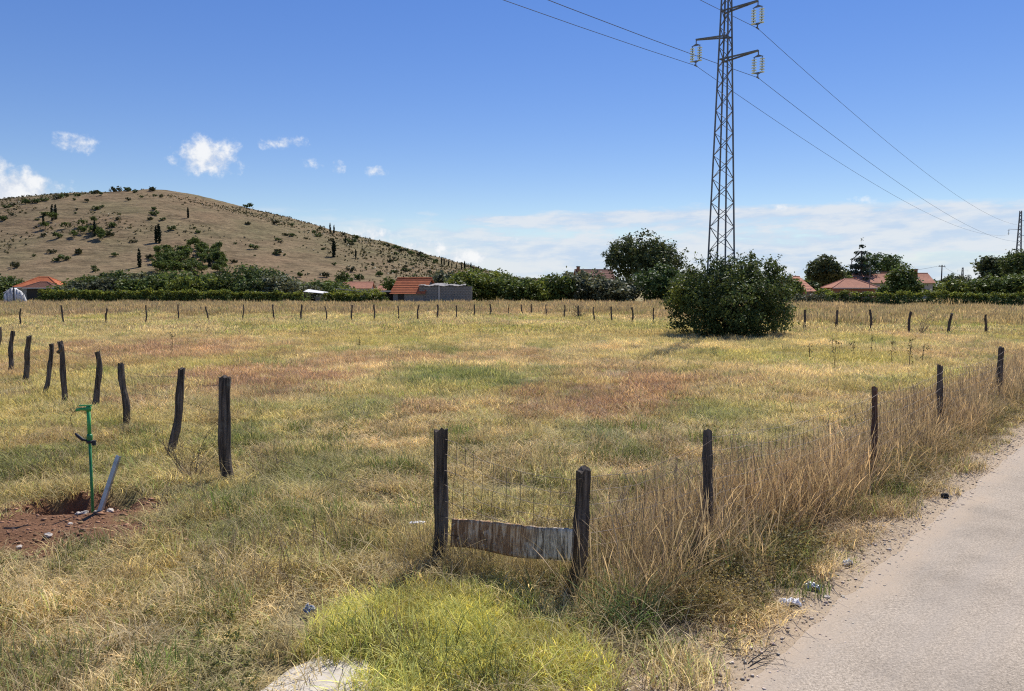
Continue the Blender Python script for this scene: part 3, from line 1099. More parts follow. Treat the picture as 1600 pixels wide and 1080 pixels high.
def block_store():
    x0, x1 = at(655, 447, Y0 - 0.6).x, at(737, 447, Y0 - 0.6).x
    zt = at(690, 447.5, Y0 - 0.6).z
    root = empty("block_store", ((x0 + x1) / 2, Y0 - 0.6, 0))
    L = x1 - x0
    # coursed blocks: real joints
    mb = MB()
    mb.box((0, 0.15, zt / 2 - 0.1), (L - 0.04, 0.14, zt + 0.16))
    mb.box((-L / 2 + 0.1, 1.7, zt / 2 - 0.1), (0.2, 3.2, zt + 0.16))
    mb.box((L / 2 - 0.1, 1.7, zt / 2 - 0.1), (0.2, 3.2, zt + 0.16))
    mb.box((0, 3.3, zt / 2 - 0.1), (L - 0.04, 0.2, zt + 0.16))
    mb.build("wall", M_block, root)
    bl = MB()
    h = zt / 11
    rng = random.Random(3)
    for r_ in range(11):
        x = -L / 2 + (0.2 if r_ % 2 else 0)
        while x < L / 2 - 0.15:
            w = min(0.4, L / 2 - x)
            bl.box((x + w / 2, 0.06 - rng.random() * 0.012, r_ * h + h / 2), (w - 0.025, 0.12, h - 0.025))
            x += 0.4
    o = bl.build("block_courses", M_block, root)
    o["kind"] = "stuff"
    MB().box((-L * 0.12, -0.05, zt / 2), (0.28, 0.16, zt)).build("pier", M_render, root)
    rf = MB()
    n = 26
    for i in range(n):
        xa, xb = -L / 2 - 0.1 + (L * 0.9) * i / n, -L / 2 - 0.1 + (L * 0.9) * (i + 1) / n
        za, zb = zt + 0.06 + 0.03 * (i % 2), zt + 0.06 + 0.03 * ((i + 1) % 2)
        w1 = 0.06 * math.sin(i * 0.8)
        w2 = 0.06 * math.sin((i + 1) * 0.8)
        rf.prism([(xa, -0.15, za + w1), (xb, -0.15, zb + w2), (xb, 3.5, zb + 0.35), (xa, 3.5, za + 0.35)], (0, 0, 0.015))
    rf.build("corrugated_roof", M_sheet, root)
    tag(root, "long grey concrete block store with uneven sheet metal roof edge", "shed")


block_store()
# lean-to shade left of the shed
lx = at(605, 457, Y0).x
lt = empty("lean_to", (lx, Y0 + 0.6, 0))
for sx in (-0.9, 0.9):
    MB().bar((sx, 0, -0.1), (sx, 0, 1.62), 0.09).build("post", M_dark, lt)
MB().box((0, 1.0, 1.68), (2.3, 2.4, 0.06), Matrix.Rotation(R(4), 3, 'X')).build("roof", M_dark, lt)
MB().box((0, 1.9, 0.8), (2.0, 0.05, 1.7)).build("back_panel", M_dark, lt)
tag(lt, "dark open lean-to roof between the tiled shed and the vines", "shelter")

# far pale red roofs, left of the shed
Yh = 150.0
for px, w_, top, lb in ((560, 42, 441, "long low house with a faded pink tiled roof behind the vine pergola"), (602, 16, 446, "little faded tiled outbuilding roof between the long low house and tiled shed")):
    t = at(px, top, Yh)
    gable_house("house", lb, (t.x, Yh, 0), R(4), w_ * Yh / FPX, 5.5, t.z - 1.1, t.z, M_render, M_paleroof)
# the house at the far left
Yl = 118.0


def hip_house(name, label, loc, rz, L, D, eave, ridge, rl, wall, roof, over=0.45, wins=(), chimney=None, antenna=None):
    root = empty(name, loc, rz)
    MB().box((0, 0, eave / 2 - 0.1), (L, D, eave + 0.2)).build("wall", wall, root)
    a, b = L / 2 + over, D / 2 + over
    r1, r2 = Vector((-rl / 2, 0, ridge)), Vector((rl / 2, 0, ridge))
    slope_roof("roof_slope", r1, r2, (-a, -b, eave), (a, -b, eave), roof, root)
    slope_roof("roof_slope", r1, r2, (-a, b, eave), (a, b, eave), roof, root)
    slope_roof("roof_slope", r1 - Vector((0, .01, 0)), r1 + Vector((0, .01, 0)), (-a, -b, eave), (-a, b, eave), roof, root)
    slope_roof("roof_slope", r2 - Vector((0, .01, 0)), r2 + Vector((0, .01, 0)), (a, -b, eave), (a, b, eave), roof, root)
    for p, q in ((r1, r2), (r1, Vector((-a, -b, eave))), (r2, Vector((a, -b, eave))), (r1, Vector((-a, b, eave))), (r2, Vector((a, b, eave)))):
        MB().tube([p + Vector((0, 0, .04)), q + Vector((0, 0, .04))], 0.1, 6).build("hip_tiles", roof, root)
    MB().box((0, -D / 2 - over + 0.02, eave - 0.02), (L + 2 * over, 0.12, 0.12)).build("gutter", M_white, root)
    for (x, z, ww, hh) in wins:
        window(root, (x, -D / 2, z), ww, hh)
    if chimney:
        cx, h = chimney
        MB().box((cx, 0.3, ridge + h / 2 - 0.3), (0.5, 0.5, h + 0.6)).build("chimney", M_brick, root)
    return tag(root, label, "house")


t = at(50, 433, Yl)
hip_house("house", "low house with red hipped roof beside the white tarpaulin hut", (t.x, Yl + 3, 0), R(12), 5.6, 5.5, at(50, 449, Yl).z, t.z, 1.4, M_render, M_redroof, wins=((-1.2, 1.1, .8, .7), (1.2, 1.1, .8, .7)))
t2 = at(62, 441, Yl - 4)
hip_house("annex", "low annex with dull mauve red hipped roof in front of red-roofed house", (t2.x, Yl - 3, 0), R(12), 3.6, 3.0, at(62, 450, Yl - 4).z, t2.z, 1.0, M_dark, M_brownroof)

# white tarpaulin hut
def tarp_hut():
    c = gp(24, 476)
    Yt = 94.0
    x0 = at(24, 476, Yt).x
    root = empty("tarpaulin_hut", (x0, Yt, 0), R(32))
    kx = Yt / FPX
    H = at(24, 450, Yt).z
    prof = [(-15, 0.0), (-14.6, .35), (-14, .62), (-9, .83), (-4, 1.0), (2, .96), (8, .80), (12, .62), (14.5, .3), (16, 0.0)]
    V, F = [], []
    rows = 7
    rng = np.random.default_rng(2)
    for j in range(rows):
        y = -0.6 + 1.2 * j / (rows - 1)
        for i, (px, h) in enumerate(prof):
            bul = 0.07 * math.sin(i * 2.1 + j * 1.3)
            V.append((px * kx + rng.normal() * 0.03, y + 0.05 * math.sin(i * 3.1), max(0, h * H * (1 + bul * 0.5)) + rng.normal() * 0.015))
    n = len(prof)
    for j in range(rows - 1):
        for i in range(n - 1):
            a = j * n + i
            F.append((a, a + 1, a + n + 1, a + n))
    for s in (0, rows - 1):                    # pleated end sheets
        b = len(V)
        m = 26
        for i in range(m):
            x = -15 + 31 * i / (m - 1)
            h = np.interp(x, [p[0] for p in prof], [p[1] for p in prof]) * H
            yy = V[s * n][1] + 0.11 * math.sin(i * 1.9) + (-0.06 if s == 0 else 0.06)
            V.append((x * kx, yy, h * 0.99))
            V.append((x * kx, yy + 0.05 * math.sin(i * 3.3), 0.0))
        for i in range(m - 1):
            F.append((b + 2 * i, b + 2 * i + 1, b + 2 * i + 3, b + 2 * i + 2))
    me = np_mesh("cover", V, F)
    o = link("cover", me, M_white, root)
    sol = o.modifiers.new("thick", 'SOLIDIFY')
    sol.thickness = 0.02
    MB().tube([(-0.1, -0.95, -0.1), (-0.1, -0.95, H + 0.15)], 0.06, 6).build("pole", M_dark, root)
    mb = MB()
    mb.bar((-15 * kx, -0.85, H * 0.72), (-2 * kx, -0.85, H * 1.05), 0.08)
    mb.build("ridge_batten", M_white, root)
    tag(root, "white tarpaulin hut with a dark pole in front, by the vines", "hut")


tarp_hut()

# low white sheet roof and the stretched pergola between the vines
def sheet_roof():
    Ys = 104.0
    a, b = at(474, 456, Ys), at(506, 459, Ys)
    root = empty("sheet_roof_stall", ((a.x + b.x) / 2, Ys, 0))
    L = b.x - a.x
    MB().prism([(-L / 2, 0, a.z), (L / 2, 0, b.z), (L / 2, 2.6, b.z + 0.15), (-L / 2, 2.6, a.z + 0.3)], (0, 0, 0.04)).build("roof", M_white, root)
    for x, z in ((-L / 2 + .1, a.z), (L / 2 - .1, b.z), (0, (a.z + b.z) / 2)):
        MB().bar((x, 0.1, -0.1), (x, 0.1, z - 0.005), 0.09).build("post", M_dark, root)
    MB().box((0.6, 1.4, 0.45), (1.3, 0.9, 0.9)).build("stored_drum", M_block, root)
    tag(root, "low stall with a pale white sheet roof among the vines", "shelter")


sheet_roof()
Yq = 103.0
pa, pb = at(524, 451, Yq), at(590, 459, Yq)
pg = empty("vine_pergola", ((pa.x + pb.x) / 2, Yq, 0))
for i in range(4):
    f = i / 3
    p = pa.lerp(pb, f)
    MB().bar((p.x - pg.location.x, 0, -0.1), (p.x - pg.location.x, 0, p.z - 0.01), 0.08).build("post", M_dark, pg)
MB().bar((pa.x - pg.location.x, 0, pa.z), (pb.x - pg.location.x, 0, pb.z), 0.1).build("beam", M_sheet, pg)
rngv = np.random.default_rng(77)
V, F, c = leaf_cloud([(x, 0.6, 1.5, 0.7, 0.8, 0.45) for x in np.linspace(-2.6, 2.8, 9)], 2600, 0.17, rngv, clr=0.16)
link("vine_leaves", np_mesh("vine_leaves", V, F, {'bc': c}), M_leaf_vine, pg)
tag(pg, "sloping pergola beam covered with yellow green vine leaves", "pergola")

# the brown-roofed building behind the olive trees
Yb = 138.0
t = at(931, 421, Yb)
gable_house("house", "large house with dull brown roof and dark chimney behind grey green trees", (t.x, Yb + 4, 0), R(3), 56 * Yb / FPX, 8.5, t.z - 2.6, t.z, M_brick, M_brownroof, chimney=(-25 * Yb / FPX, -0.3, .55), wins=((-2, 1.5, 1, 1.1), (2, 1.5, 1, 1.1)))

# houses behind the clipped hedge on the other side
Yr = 128.0
t = at(1262, 437, Yr)
gable_house("house", "brick gabled house with pale tiled roof beside the dark clumpy tree", (t.x - 1.2, Yr + 3.0, 0), R(58), 8.0, 5.2, t.z - 1.7, t.z + 0.55, M_brick, M_paleroof, wins=((0.5, 1.3, 1.0, .9), (-1.6, 1.3, 1.0, .9)))
t = at(1336, 436, Yr)
hip_house("house", "low house with pale red hipped roof and tan wall behind the hedge", (t.x, Yr + 2, 0), R(-6), 6.6, 6.0, at(1336, 450, Yr).z, t.z, 1.6, M_brick, M_paleroof, wins=((-1.8, 1.0, .9, .8), (1.6, 1.0, .9, .8)), chimney=(0.9, .35))
Yc = 146.0
a, b = at(1344, 427, Yc), at(1458, 427, Yc)
gable_house("house", "long pale red ridged house with chimney and light gable wall", ((a.x + b.x) / 2, Yc + 3, 0), R(-7), b.x - a.x - 0.4, 7.0, at(1400, 441, Yc).z, a.z, M_render, M_paleroof, over=0.4, chimney=((b.x - a.x) / 2 - 2.1, -0.2, 0.75), wins=((5.6, 1.2, 1.0, 1.1), (-4.5, 1.2, 1.0, 1.1)))
mb = MB()
p = at(1361, 446, Yr - 1)
ap = empty("antenna_mast", (p.x, Yr - 0.5, 0))
MB().tube([(0, 0, -0.1), (0, 0, at(1361, 417, Yr - 1).z)], 0.05, 6).build("mast", M_steel, ap)
zt = at(1361, 419, Yr - 1).z
mb.bar((-0.5, 0, zt), (0.5, 0, zt), 0.04)
for i in range(5):
    mb.bar((-0.45 + i * .22, -0.25, zt), (-0.45 + i * .22, 0.25, zt), 0.03)
mb.build("aerial", M_steel, ap)
tag(ap, "slim rooftop aerial mast standing before the long ridged house", "antenna")

# utility poles on the far side
def utility_pole(px, top, Y, label, h=0.0, group=None):
    t = at(px, top, Y)
    root = empty("utility_pole", (t.x, Y, 0))
    MB().tube([(0, 0, -0.2), (0, 0, t.z)], [0.16, 0.1], 8).build("pole", M_dark, root, True)
    MB().box((0, 0, t.z - 0.3), (1.3, 0.1, 0.1)).build("crossbar", M_dark, root)
    for s in (-0.5, 0, 0.5):
        MB().tube([(s, 0, t.z - 0.25), (s, 0, t.z - 0.05)], 0.05, 6).build("insulator", M_white, root)
    tag(root, label, "utility pole", group)
    return Vector((t.x, Y, t.z - 0.06))


u1 = utility_pole(1472, 414, 150, "dark wooden utility pole just past the long ridged house")
u2 = utility_pole(1514, 429, 215, "smaller utility pole standing among far trees down the valley")
u0 = Vector((at(1380, 434, 146).x, 150, at(1380, 424, 150).z))
tag(MB().tube(catenary(u1, u2, 0.8, 14), 0.02, 4).build("overhead_cable", M_cond), "sagging cable between the two utility poles", "cable")
tag(MB().tube(catenary(u0, u1, 0.5, 14), 0.02, 4).build("overhead_cable", M_cond), "cable running from the ridged house to the utility pole", "cable")
fp = at(1503, 447, 620)
pylon("lattice_pylon", "tiny pale lattice pylon far down the valley between the poles", (fp.x, 620, 0), top=17.0, arms=((15, 3.5, 1), (15.02, 3.5, -1)), r0=1.6, r1=0.5, leg=0.3, brace=0.22, detail=False)

# ------------------------------------------------------------------ hedges and vines
def leaf_row(name, label, pa, pb, H, wd, mat, n, size, seed, cat="hedge", ragged=0.2, top_base=None, topmat=None):
    pa, pb = Vector(pa), Vector(pb)
    root = empty(name, (pa + pb) / 2, math.atan2(pb.y - pa.y, pb.x - pa.x))
    L = (pb - pa).length
    rng = np.random.default_rng(seed)
    xs = np.arange(-L / 2 + 0.4, L / 2, 0.8)
    bl = [(x, rng.normal() * 0.05, H * 0.5, 0.62, wd / 2, H * 0.5 * (1 + ragged * rng.normal() * 0.4)) for x in xs]
    bl += [(x + 0.4, 0, H * 0.28, 0.6, wd / 2, H * 0.28) for x in xs]
    V, F, c = leaf_cloud(bl, n, size, rng, per=12, clr=0.14, inner=0.6)
    link("foliage", np_mesh("foliage", V, F, {'bc': c}), mat, root)
    if topmat:  # lit top of the row: sunlight painted in as lighter leaf colour
        tb = [(x, 0, H * (0.93 + 0.06 * rng.normal()), 0.6, wd * 0.48, H * 0.13) for x in xs]
        V, F, c = leaf_cloud(tb, n // 3, size, rng, per=10, clr=0.1, inner=0.8)
        link("lit_top_leaves", np_mesh("lit_top_leaves", V, F, {'bc': c}), topmat, root)
    st = MB()
    for x in xs[::2]:
        st.tube([(x, 0, -0.1), (x + 0.05, 0.02, H * 0.6)], [0.04, 0.02], 5)
    st.build("stems", M_bark, root)
    return tag(root, label, cat)


a, b = at(1292, 470, 88), at(1600, 470, 80)
d = b - a
leaf_row("clipped_hedge", "long clipped dark green hedge with sunlit yellow green top painted in lighter leaves", (a.x, 88, 0), (a.x + d.x * 1.5, 76, 0), 1.62, 1.1, M_leaf_hedge, 17000, 0.2, 3, ragged=0.1, topmat=M_leaf_vine)
a, b = at(1225, 470, 92), at(1300, 470, 91)
leaf_row("straggly_hedge", "straggly olive green hedge filling the gap behind the round bush", (a.x, 93, 0), (b.x, 91.5, 0), 1.55, 1.2, M_leaf_olive, 4200, 0.22, 4, ragged=0.5)
a, b = at(62, 468, 98), at(352, 468, 98)
leaf_row("vine_row", "long leafy vine row with bright yellow green top near the tarpaulin hut", (a.x, 98, 0), (b.x, 98, 0), 1.75, 1.2, M_leaf_mid, 14000, 0.24, 5, cat="vine row", ragged=0.5, topmat=M_leaf_vine)
a, b = at(350, 468, 100), at(478, 468, 100)
leaf_row("vine_row", "leafy vine row in front of the dark spreading tree", (a.x, 100, 0), (b.x, 99, 0), 1.5, 1.2, M_leaf_mid, 6000, 0.24, 6, cat="vine row", ragged=0.5, topmat=M_leaf_vine)
a, b = at(506, 468, 99), at(600, 468, 99)
leaf_row("vine_row", "leafy vine row under the pergola beam", (a.x, 99, 0), (b.x, 99, 0), 1.35, 1.2, M_leaf_mid, 5000, 0.24, 7, cat="vine row", ragged=0.6, topmat=M_leaf_vine)

# ------------------------------------------------------------------ trees behind the field
tree_px("holm_oak", "big dark round-crowned tree, the tallest beside the brown-roofed house", 1010, 367, 56, 118, M_leaf_holm, n=14000, size=0.36, cb=0.05, seed=11, nb=14, clr=0.3, depth=9)
tree_px("holm_oak", "rounded dark shrubby tree tucked under the tallest dark tree", 1031, 414, 42, 103, M_leaf_hedge, n=7000, size=0.33, cb=0.02, seed=12, style='shrub', nb=12, clr=0.25)
tree_px("fig_tree", "small tree with pale olive leaves touching the round bush", 1078, 424, 22, 98, M_leaf_mid, n=3000, size=0.32, cb=0.05, seed=13, style='shrub')
spec = [  # px, top, half width, distance, material, style, n, name, label
    (905, 424, 36, 106, M_leaf_olive, 'shrub', 4200, "olive_tree", "grey green olive tree in front of the brown-roofed house chimney"),
    (950, 436, 38, 104, M_leaf_olive, 'shrub', 4200, "olive_tree", "grey green olive tree beside the tallest dark tree"),
    (865, 430, 30, 104, M_leaf_mid, 'shrub', 3000, "fruit_tree", "mid green fruit tree next to the chimney olive tree"),
    (833, 440, 24, 101, M_leaf_lite, 'shrub', 2500, "fruit_tree", "small yellow green fruit tree between darker fruit trees"),
    (803, 434, 30, 103, M_leaf_mid, 'shrub', 3000, "fruit_tree", "mid green fruit tree beside the broad light green tree"),
    (752, 422, 42, 106, M_leaf_lite, 'shrub', 4600, "fruit_tree", "broad light green tree behind the end of the block store"),
    (716, 428, 24, 112, M_leaf_dark, 'shrub', 2400, "fruit_tree", "dark tree rising behind the block store roof"),
    (690, 424, 20, 130, M_leaf_olive, 'round', 1800, "olive_tree", "grey green tree on the hill foot above the tiled shed"),
    (780, 424, 30, 125, M_leaf_mid, 'shrub', 2200, "fruit_tree", "taller tree peeping above the broad light green tree"),
    (395, 417, 62, 108, M_leaf_dark, 'shrub', 6500, "walnut_tree", "dark spreading tree standing behind the vine rows"),
    (432, 430, 28, 104, M_leaf_olive, 'shrub', 2200, "fruit_tree", "small greyish tree leaning on the dark spreading tree"),
    (315, 428, 34, 112, M_leaf_mid, 'shrub', 3000, "fruit_tree", "mid green fruit tree beside the dark spreading tree"),
    (268, 424, 34, 116, M_leaf_mid, 'shrub', 3000, "fruit_tree", "rounded green fruit tree in the orchard below the hillside pines"),
    (225, 427, 32, 114, M_leaf_olive, 'shrub', 2800, "fruit_tree", "dusty green fruit tree in the middle of the orchard"),
    (186, 424, 34, 118, M_leaf_dark, 'shrub', 2800, "fruit_tree", "dark green fruit tree in the orchard behind the vine row"),
    (140, 432, 30, 112, M_leaf_mid, 'shrub', 2600, "fruit_tree", "green fruit tree nearest the red hipped roofs"),
    (100, 444, 22, 108, M_leaf_mid, 'shrub', 2000, "fruit_tree", "low bushy fruit tree against the mauve roofed annex"),
    (8, 432, 26, 126, M_leaf_dark, 'shrub', 2600, "fruit_tree", "dark tree behind the white tarpaulin hut"),
    (-40, 428, 40, 118, M_leaf_dark, 'shrub', 3000, "fruit_tree", "dark tree at the end of the orchard past the tarpaulin hut"),
    (470, 440, 26, 122, M_leaf_olive, 'shrub', 1800, "fruit_tree", "dull grey tree behind the white sheet roof stall"),
    (512, 438, 34, 128, M_leaf_mid, 'shrub', 2400, "fruit_tree", "flat-topped green tree behind the pergola"),
    (536, 424, 12, 170, M_leaf_dark, 'round', 900, "fruit_tree", "small dark tree beside the long pink roof"),
    (612, 434, 12, 128, M_leaf_mid, 'shrub', 900, "fruit_tree", "small tree beside the orange tiled shed roof"),
    (1292, 401, 23, 140, M_leaf_holm, 'round', 4200, "holm_oak", "dark clumpy tree beside the brick gabled house"),
    (1318, 424, 16, 150, M_leaf_mid, 'round', 1400, "fruit_tree", "pale green tree between the clumpy tree and conifer"),
    (1382, 397, 32, 165, M_leaf_hedge, 'round', 3800, "umbrella_tree", "broad round green tree beside the pointed conifer"),
    (1410, 419, 25, 118, M_leaf_mid, 'shrub', 4600, "fruit_tree", "full green tree hiding the middle of the long ridged house"),
    (1378, 446, 8, 116, M_leaf_mid, 'shrub', 1100, "fruit_tree", "low green shrub by the hipped roof house"),
    (1288, 452, 14, 112, M_leaf_lite, 'shrub', 1300, "fruit_tree", "light green shrub at the foot of the brick gabled house"),
    (1240, 438, 12, 110, M_leaf_mid, 'shrub', 1500, "fruit_tree", "leafy shrub half behind the round bush"),
    (1560, 402, 28, 130, M_leaf_holm, 'pine', 3600, "umbrella_pine", "dark umbrella pine beside the distant lattice pylon"),
    (1600, 392, 26, 122, M_leaf_dark, 'round', 3400, "walnut_tree", "dark leafy tree overlapping the distant lattice pylon's leg"),
    (1490, 438, 26, 108, M_leaf_lite, 'shrub', 2200, "fruit_tree", "light green shrub behind the hedge near the utility pole"),
    (1545, 432, 36, 108, M_leaf_mid, 'shrub', 3000, "fruit_tree", "spreading green tree under the umbrella pine"),
    (1595, 428, 30, 104, M_leaf_mid, 'shrub', 2600, "fruit_tree", "green tree behind the end of the clipped hedge"),
    (1650, 420, 40, 110, M_leaf_mid, 'shrub', 2600, "fruit_tree", "green tree past the end of the clipped hedge"),
    (1505, 436, 20, 240, M_leaf_dark, 'shrub', 1200, "far_tree", "dark far tree low on the skyline between the poles"),
    (1535, 432, 22, 250, M_leaf_dark, 'shrub', 1200, "far_tree", "dark far tree low on the skyline before the umbrella pine"),
    (1482, 428, 10, 200, M_leaf_dark, 'round', 800, "far_tree", "small dark round tree beside the dark utility pole"),
]
for i, (px, top, hw, Y, mat, st, n, nm, lb) in enumerate(spec):
    tree_px(nm, lb, px, top, hw * 1.12, Y, mat, n=int(n * 1.6), size=0.34 if Y < 130 else 0.42, cb=0.02 if st == 'shrub' else 0.2, seed=100 + i, style=st, clr=0.26)
fg = random.Random(31)
for i in range(34):
    px = fg.uniform(640, 1000) if i < 14 else fg.uniform(1180, 1700)
    Yd = fg.uniform(190, 330)
    tree_px("far_tree", "hazy green tree in the far belt of woodland on the skyline", px, fg.uniform(430, 440), fg.uniform(14, 30), Yd, [M_leaf_mid, M_leaf_olive, M_leaf_dark][i % 3], n=900, size=0.75, cb=0.02, seed=700 + i, style='shrub', clr=0.5, group="far woodland belt on the skyline")
for i, (px, tp, hw, Yd, lb) in enumerate([(245, 431, 26, 108, "leafy orchard tree standing close behind the long vine row"), (292, 433, 26, 107, "leafy orchard tree close behind the long vine row"), (165, 434, 26, 108, "leafy orchard tree close behind the long vine row"), (205, 436, 24, 106, "leafy orchard tree close behind the long vine row"), (335, 436, 22, 106, "leafy orchard tree close behind the long vine row"), (122, 440, 20, 106, "leafy orchard tree close behind the long vine row")]):
    tree_px("fruit_tree", "leafy orchard tree standing close behind the long vine row", px, tp, hw, Yd, [M_leaf_mid, M_leaf_lite, M_leaf_olive][i % 3], n=3400, size=0.34, cb=0.02, seed=760 + i, style='shrub', clr=0.26, group="orchard trees behind the vine row")
tree_px("conifer", "pointed dark conifer with upswept branches behind the pale roofs", 1347, 384, 27, 150, M_conifer, n=7000, size=0.42, cb=0.05, seed=61, style='conifer', clr=0.2)


# far cypresses and trees where the hill runs out
def cypress_mesh(seed, H, Wd, n=1300, size=0.7):
    rng = np.random.default_rng(seed)
    bl = []
    for i in range(9):
        f = (i + 0.5) / 9
        r = Wd / 2 * math.sin(math.pi * min(1, f * 0.86 + 0.14)) ** 0.7 + 0.06
        bl.append((rng.normal() * 0.06, rng.normal() * 0.06, H * f, r, r, H / 13))
    return leaf_mesh("crown", bl, n, size, rng, per=4, clr=0.12, inner=0.5, zmin=0.1)


CYPM = [cypress_mesh(i, 10.0, 2.1) for i in range(3)]
CYPT = MB().tube([(0, 0, -0.6), (0, 0, 4.5)], [0.2, 0.08], 6).mesh("trunk")


def cypress(p, H, i, label, group):
    root = empty("cypress_tree", p)
    s = H / 10.0
    c = link("crown", CYPM[i % 3], None, root)
    if not CYPM[i % 3].materials:
        CYPM[i % 3].materials.append(M_cyp)
    t = link("trunk", CYPT, None, root)
    if not CYPT.materials:
        CYPT.materials.append(M_bark)
    root.scale = (s * random.uniform(.8, 1.1), s * random.uniform(.8, 1.1), s)
    root.rotation_euler = (0, 0, i * 1.3)
    tag(root, label, "cypress", group)


for i, (px, py, h) in enumerate([(68, 351, 17), (82, 345, 25), (87, 343, 23), (148, 370, 25), (218, 418, 29), (244, 380, 26), (249, 380, 29), (294, 341, 17), (522, 402, 28), (556, 404, 14), (540, 380, 10), (327, 418, 20), (343, 418, 20), (302, 412, 14)]):
    p = hill_hit(px, py)
    cypress(p, h * p.y / FPX, i, "slender dark cypress standing alone on the dry hillside", "cypresses on the hillside")
for i, (px, py, h) in enumerate([(516, 364, 15), (522, 365, 13)]):
    p = hill_hit(px, py)
    cypress(p, h * p.y / FPX, i, "dark cypress of the close pair on the falling ridge line", "cypress pair on the ridge line")
for i, (px, py, h) in enumerate([(690, 413, 11), (694, 415, 12), (701, 416, 10), (706, 418, 9), (721, 421, 10), (726, 422, 14), (736, 424, 13), (745, 426, 9), (748, 427, 11), (713, 420, 6), (740, 426, 7),
                                 (809, 437, 11), (815, 438, 9), (827, 439, 14), (831, 440, 6)]):
    p = hill_hit(px, py) if px < 760 else at(px, py + 8, 420)
    if px >= 760:
        p.z = 0
        h += py - 436
    cypress(p, max(4, h * p.y / FPX), i, "small far cypress in the row where the hill meets the trees", "far cypress row at the hill's end")

# pines and shrubs on the hillside
SHR = []
for i in range(5):
    rng = np.random.default_rng(200 + i)
    bl = [(rng.normal() * 0.5, rng.normal() * 0.5, 0.7 + rng.random() * 0.5, 0.6 + rng.random() * .4, 0.8, 0.55 + rng.random() * .3) for _ in range(4)]
    m = leaf_mesh("shrub_leaves", bl, 220, 0.6, rng, per=7, clr=0.2)
    m.materials.append(M_scrub if i % 2 else M_leaf_dark)
    SHR.append(m)
PIN = []
for i in range(3):
    rng = np.random.default_rng(230 + i)
    bl = [(rng.normal() * 0.8, rng.normal() * 0.8, 2.2 + rng.random() * 2.6, 1.0, 1.0, 0.8) for _ in range(7)]
    m = leaf_mesh("crown", bl, 560, 0.8, rng, per=7, clr=0.4)
    m.materials.append(M_leaf_mid)
    PIN.append(m)
PINT = MB().tube([(0, 0, -0.6), (0.1, 0, 2.0), (0, 0.1, 3.6)], [0.2, 0.15, 0.08], 6).mesh("trunk")
PINT.materials.append(M_bark)
rng = random.Random(12)
SHRT = MB().tube([(0, 0, -0.5), (0.05, 0, 0.5), (0, 0.1, 1.0)], [0.1, 0.07, 0.03], 5).mesh("stem")
SHRT.materials.append(M_bark)


def hill_plant(nm, px, py, sc, i, label, cat, group, pine=False):
    p = hill_hit(px, py)
    root = empty(nm, p, rng.uniform(0, 6))
    if pine:
        link("crown", PIN[i % 3], None, root)
        link("trunk", PINT, None, root)
    else:
        link("leaves", SHR[i % 5], None, root)
        link("stem", SHRT, None, root)
    root.scale = (sc, sc, sc * rng.uniform(0.8, 1.1))
    tag(root, label, cat, group)


for i in range(60):
    px = rng.uniform(246, 350)
    top = np.interp(px, [246, 262, 290, 320, 350], [395, 384, 379, 380, 388])
    py = top + 8 + (424 - top) * rng.random() ** 0.8
    hill_plant("pine_tree", px, py, rng.uniform(0.8, 1.3), i, "green pine in the dense patch of pines on the lower slope", "pine", "pine patch on the hillside", True)
for i in range(17):
    hill_plant("olive_tree", rng.gauss(128, 24), rng.gauss(366, 11), rng.uniform(0.6, 1.05), i, "low dark tree in the loose cluster on the middle slope", "tree", "loose tree cluster on the hillside", True)
SK = [(10, 323), (17, 321), (40, 317), (48, 316), (56, 315), (68, 313), (88, 309), (95, 308), (105, 306), (122, 305), (146, 301), (152, 301), (158, 303), (182, 298), (199, 297), (210, 299), (240, 297), (387, 323), (500, 356), (556, 371), (604, 382), (606, 384), (620, 388), (628, 390), (636, 391), (646, 395), (655, 398), (664, 402), (672, 404), (680, 408)]
for i, (px, py) in enumerate(SK):
    hill_plant("hill_shrub", px, py + 2, rng.uniform(1.1, 2.0) if i not in (13, 16, 17) else 2.3, i, "dark shrub breaking the skyline along the hill crest", "shrub", "shrubs along the hill crest")
Z1 = [(470, 205), (550, 215), (635, 250), (480, 265), (600, 265), (745, 295), (840, 160), (970, 180), (1005, 187), (960, 265), (960, 300), (940, 330), (1015, 330), (75, 300), (20, 330), (230, 330), (230, 380), (365, 440), (330, 535), (350, 585), (210, 555), (500, 545), (720, 555), (840, 470), (700, 375), (810, 380), (740, 330), (405, 580), (100, 625), (585, 630), (600, 650), (930, 570), (1070, 395), (1155, 405), (1240, 410), (1470, 480), (1550, 360), (1590, 510), (690, 430), (280, 300), (690, 400)]
Z2 = [(115, 75), (140, 180), (150, 190), (360, 130), (390, 155), (480, 180), (600, 195), (595, 205), (420, 235), (485, 330), (440, 405), (275, 405), (590, 370), (640, 420), (690, 350), (735, 335), (770, 400), (830, 280), (860, 380), (950, 370), (910, 245), (970, 265), (545, 140), (560, 180), (120, 265), (150, 260), (180, 268), (190, 145), (220, 150), (250, 150)]
spots = [(x / 4, 260 + y / 4) for x, y in Z1] + [(400 + x / 4, 330 + y / 4) for x, y in Z2]
while len(spots) < 130:
    px, py = rng.uniform(0, 700), rng.uniform(300, 440)
    if len(spots) > 95:
        px, py = rng.gauss(650, 35), rng.gauss(418, 12)
    sil = np.interp(px, [p_ for p_, _ in SIL], [q_ for _, q_ in SIL])
    if py < sil + 6 or float(fbm(np.array([px * 0.03]), np.array([py * 0.06]), 66, 2)[0]) < 0.45:
        continue
    spots.append((px, py))
for n, (px, py) in enumerate(spots):
    hill_plant("hill_shrub", px, py + 2, rng.choice([0.6, 0.8, 1.0, 1.1, 1.5]) * (1.15 if n < 70 else 0.8), n, "small dark shrub dotting the dry brown hillside", "shrub", "shrubs scattered over the hillside")


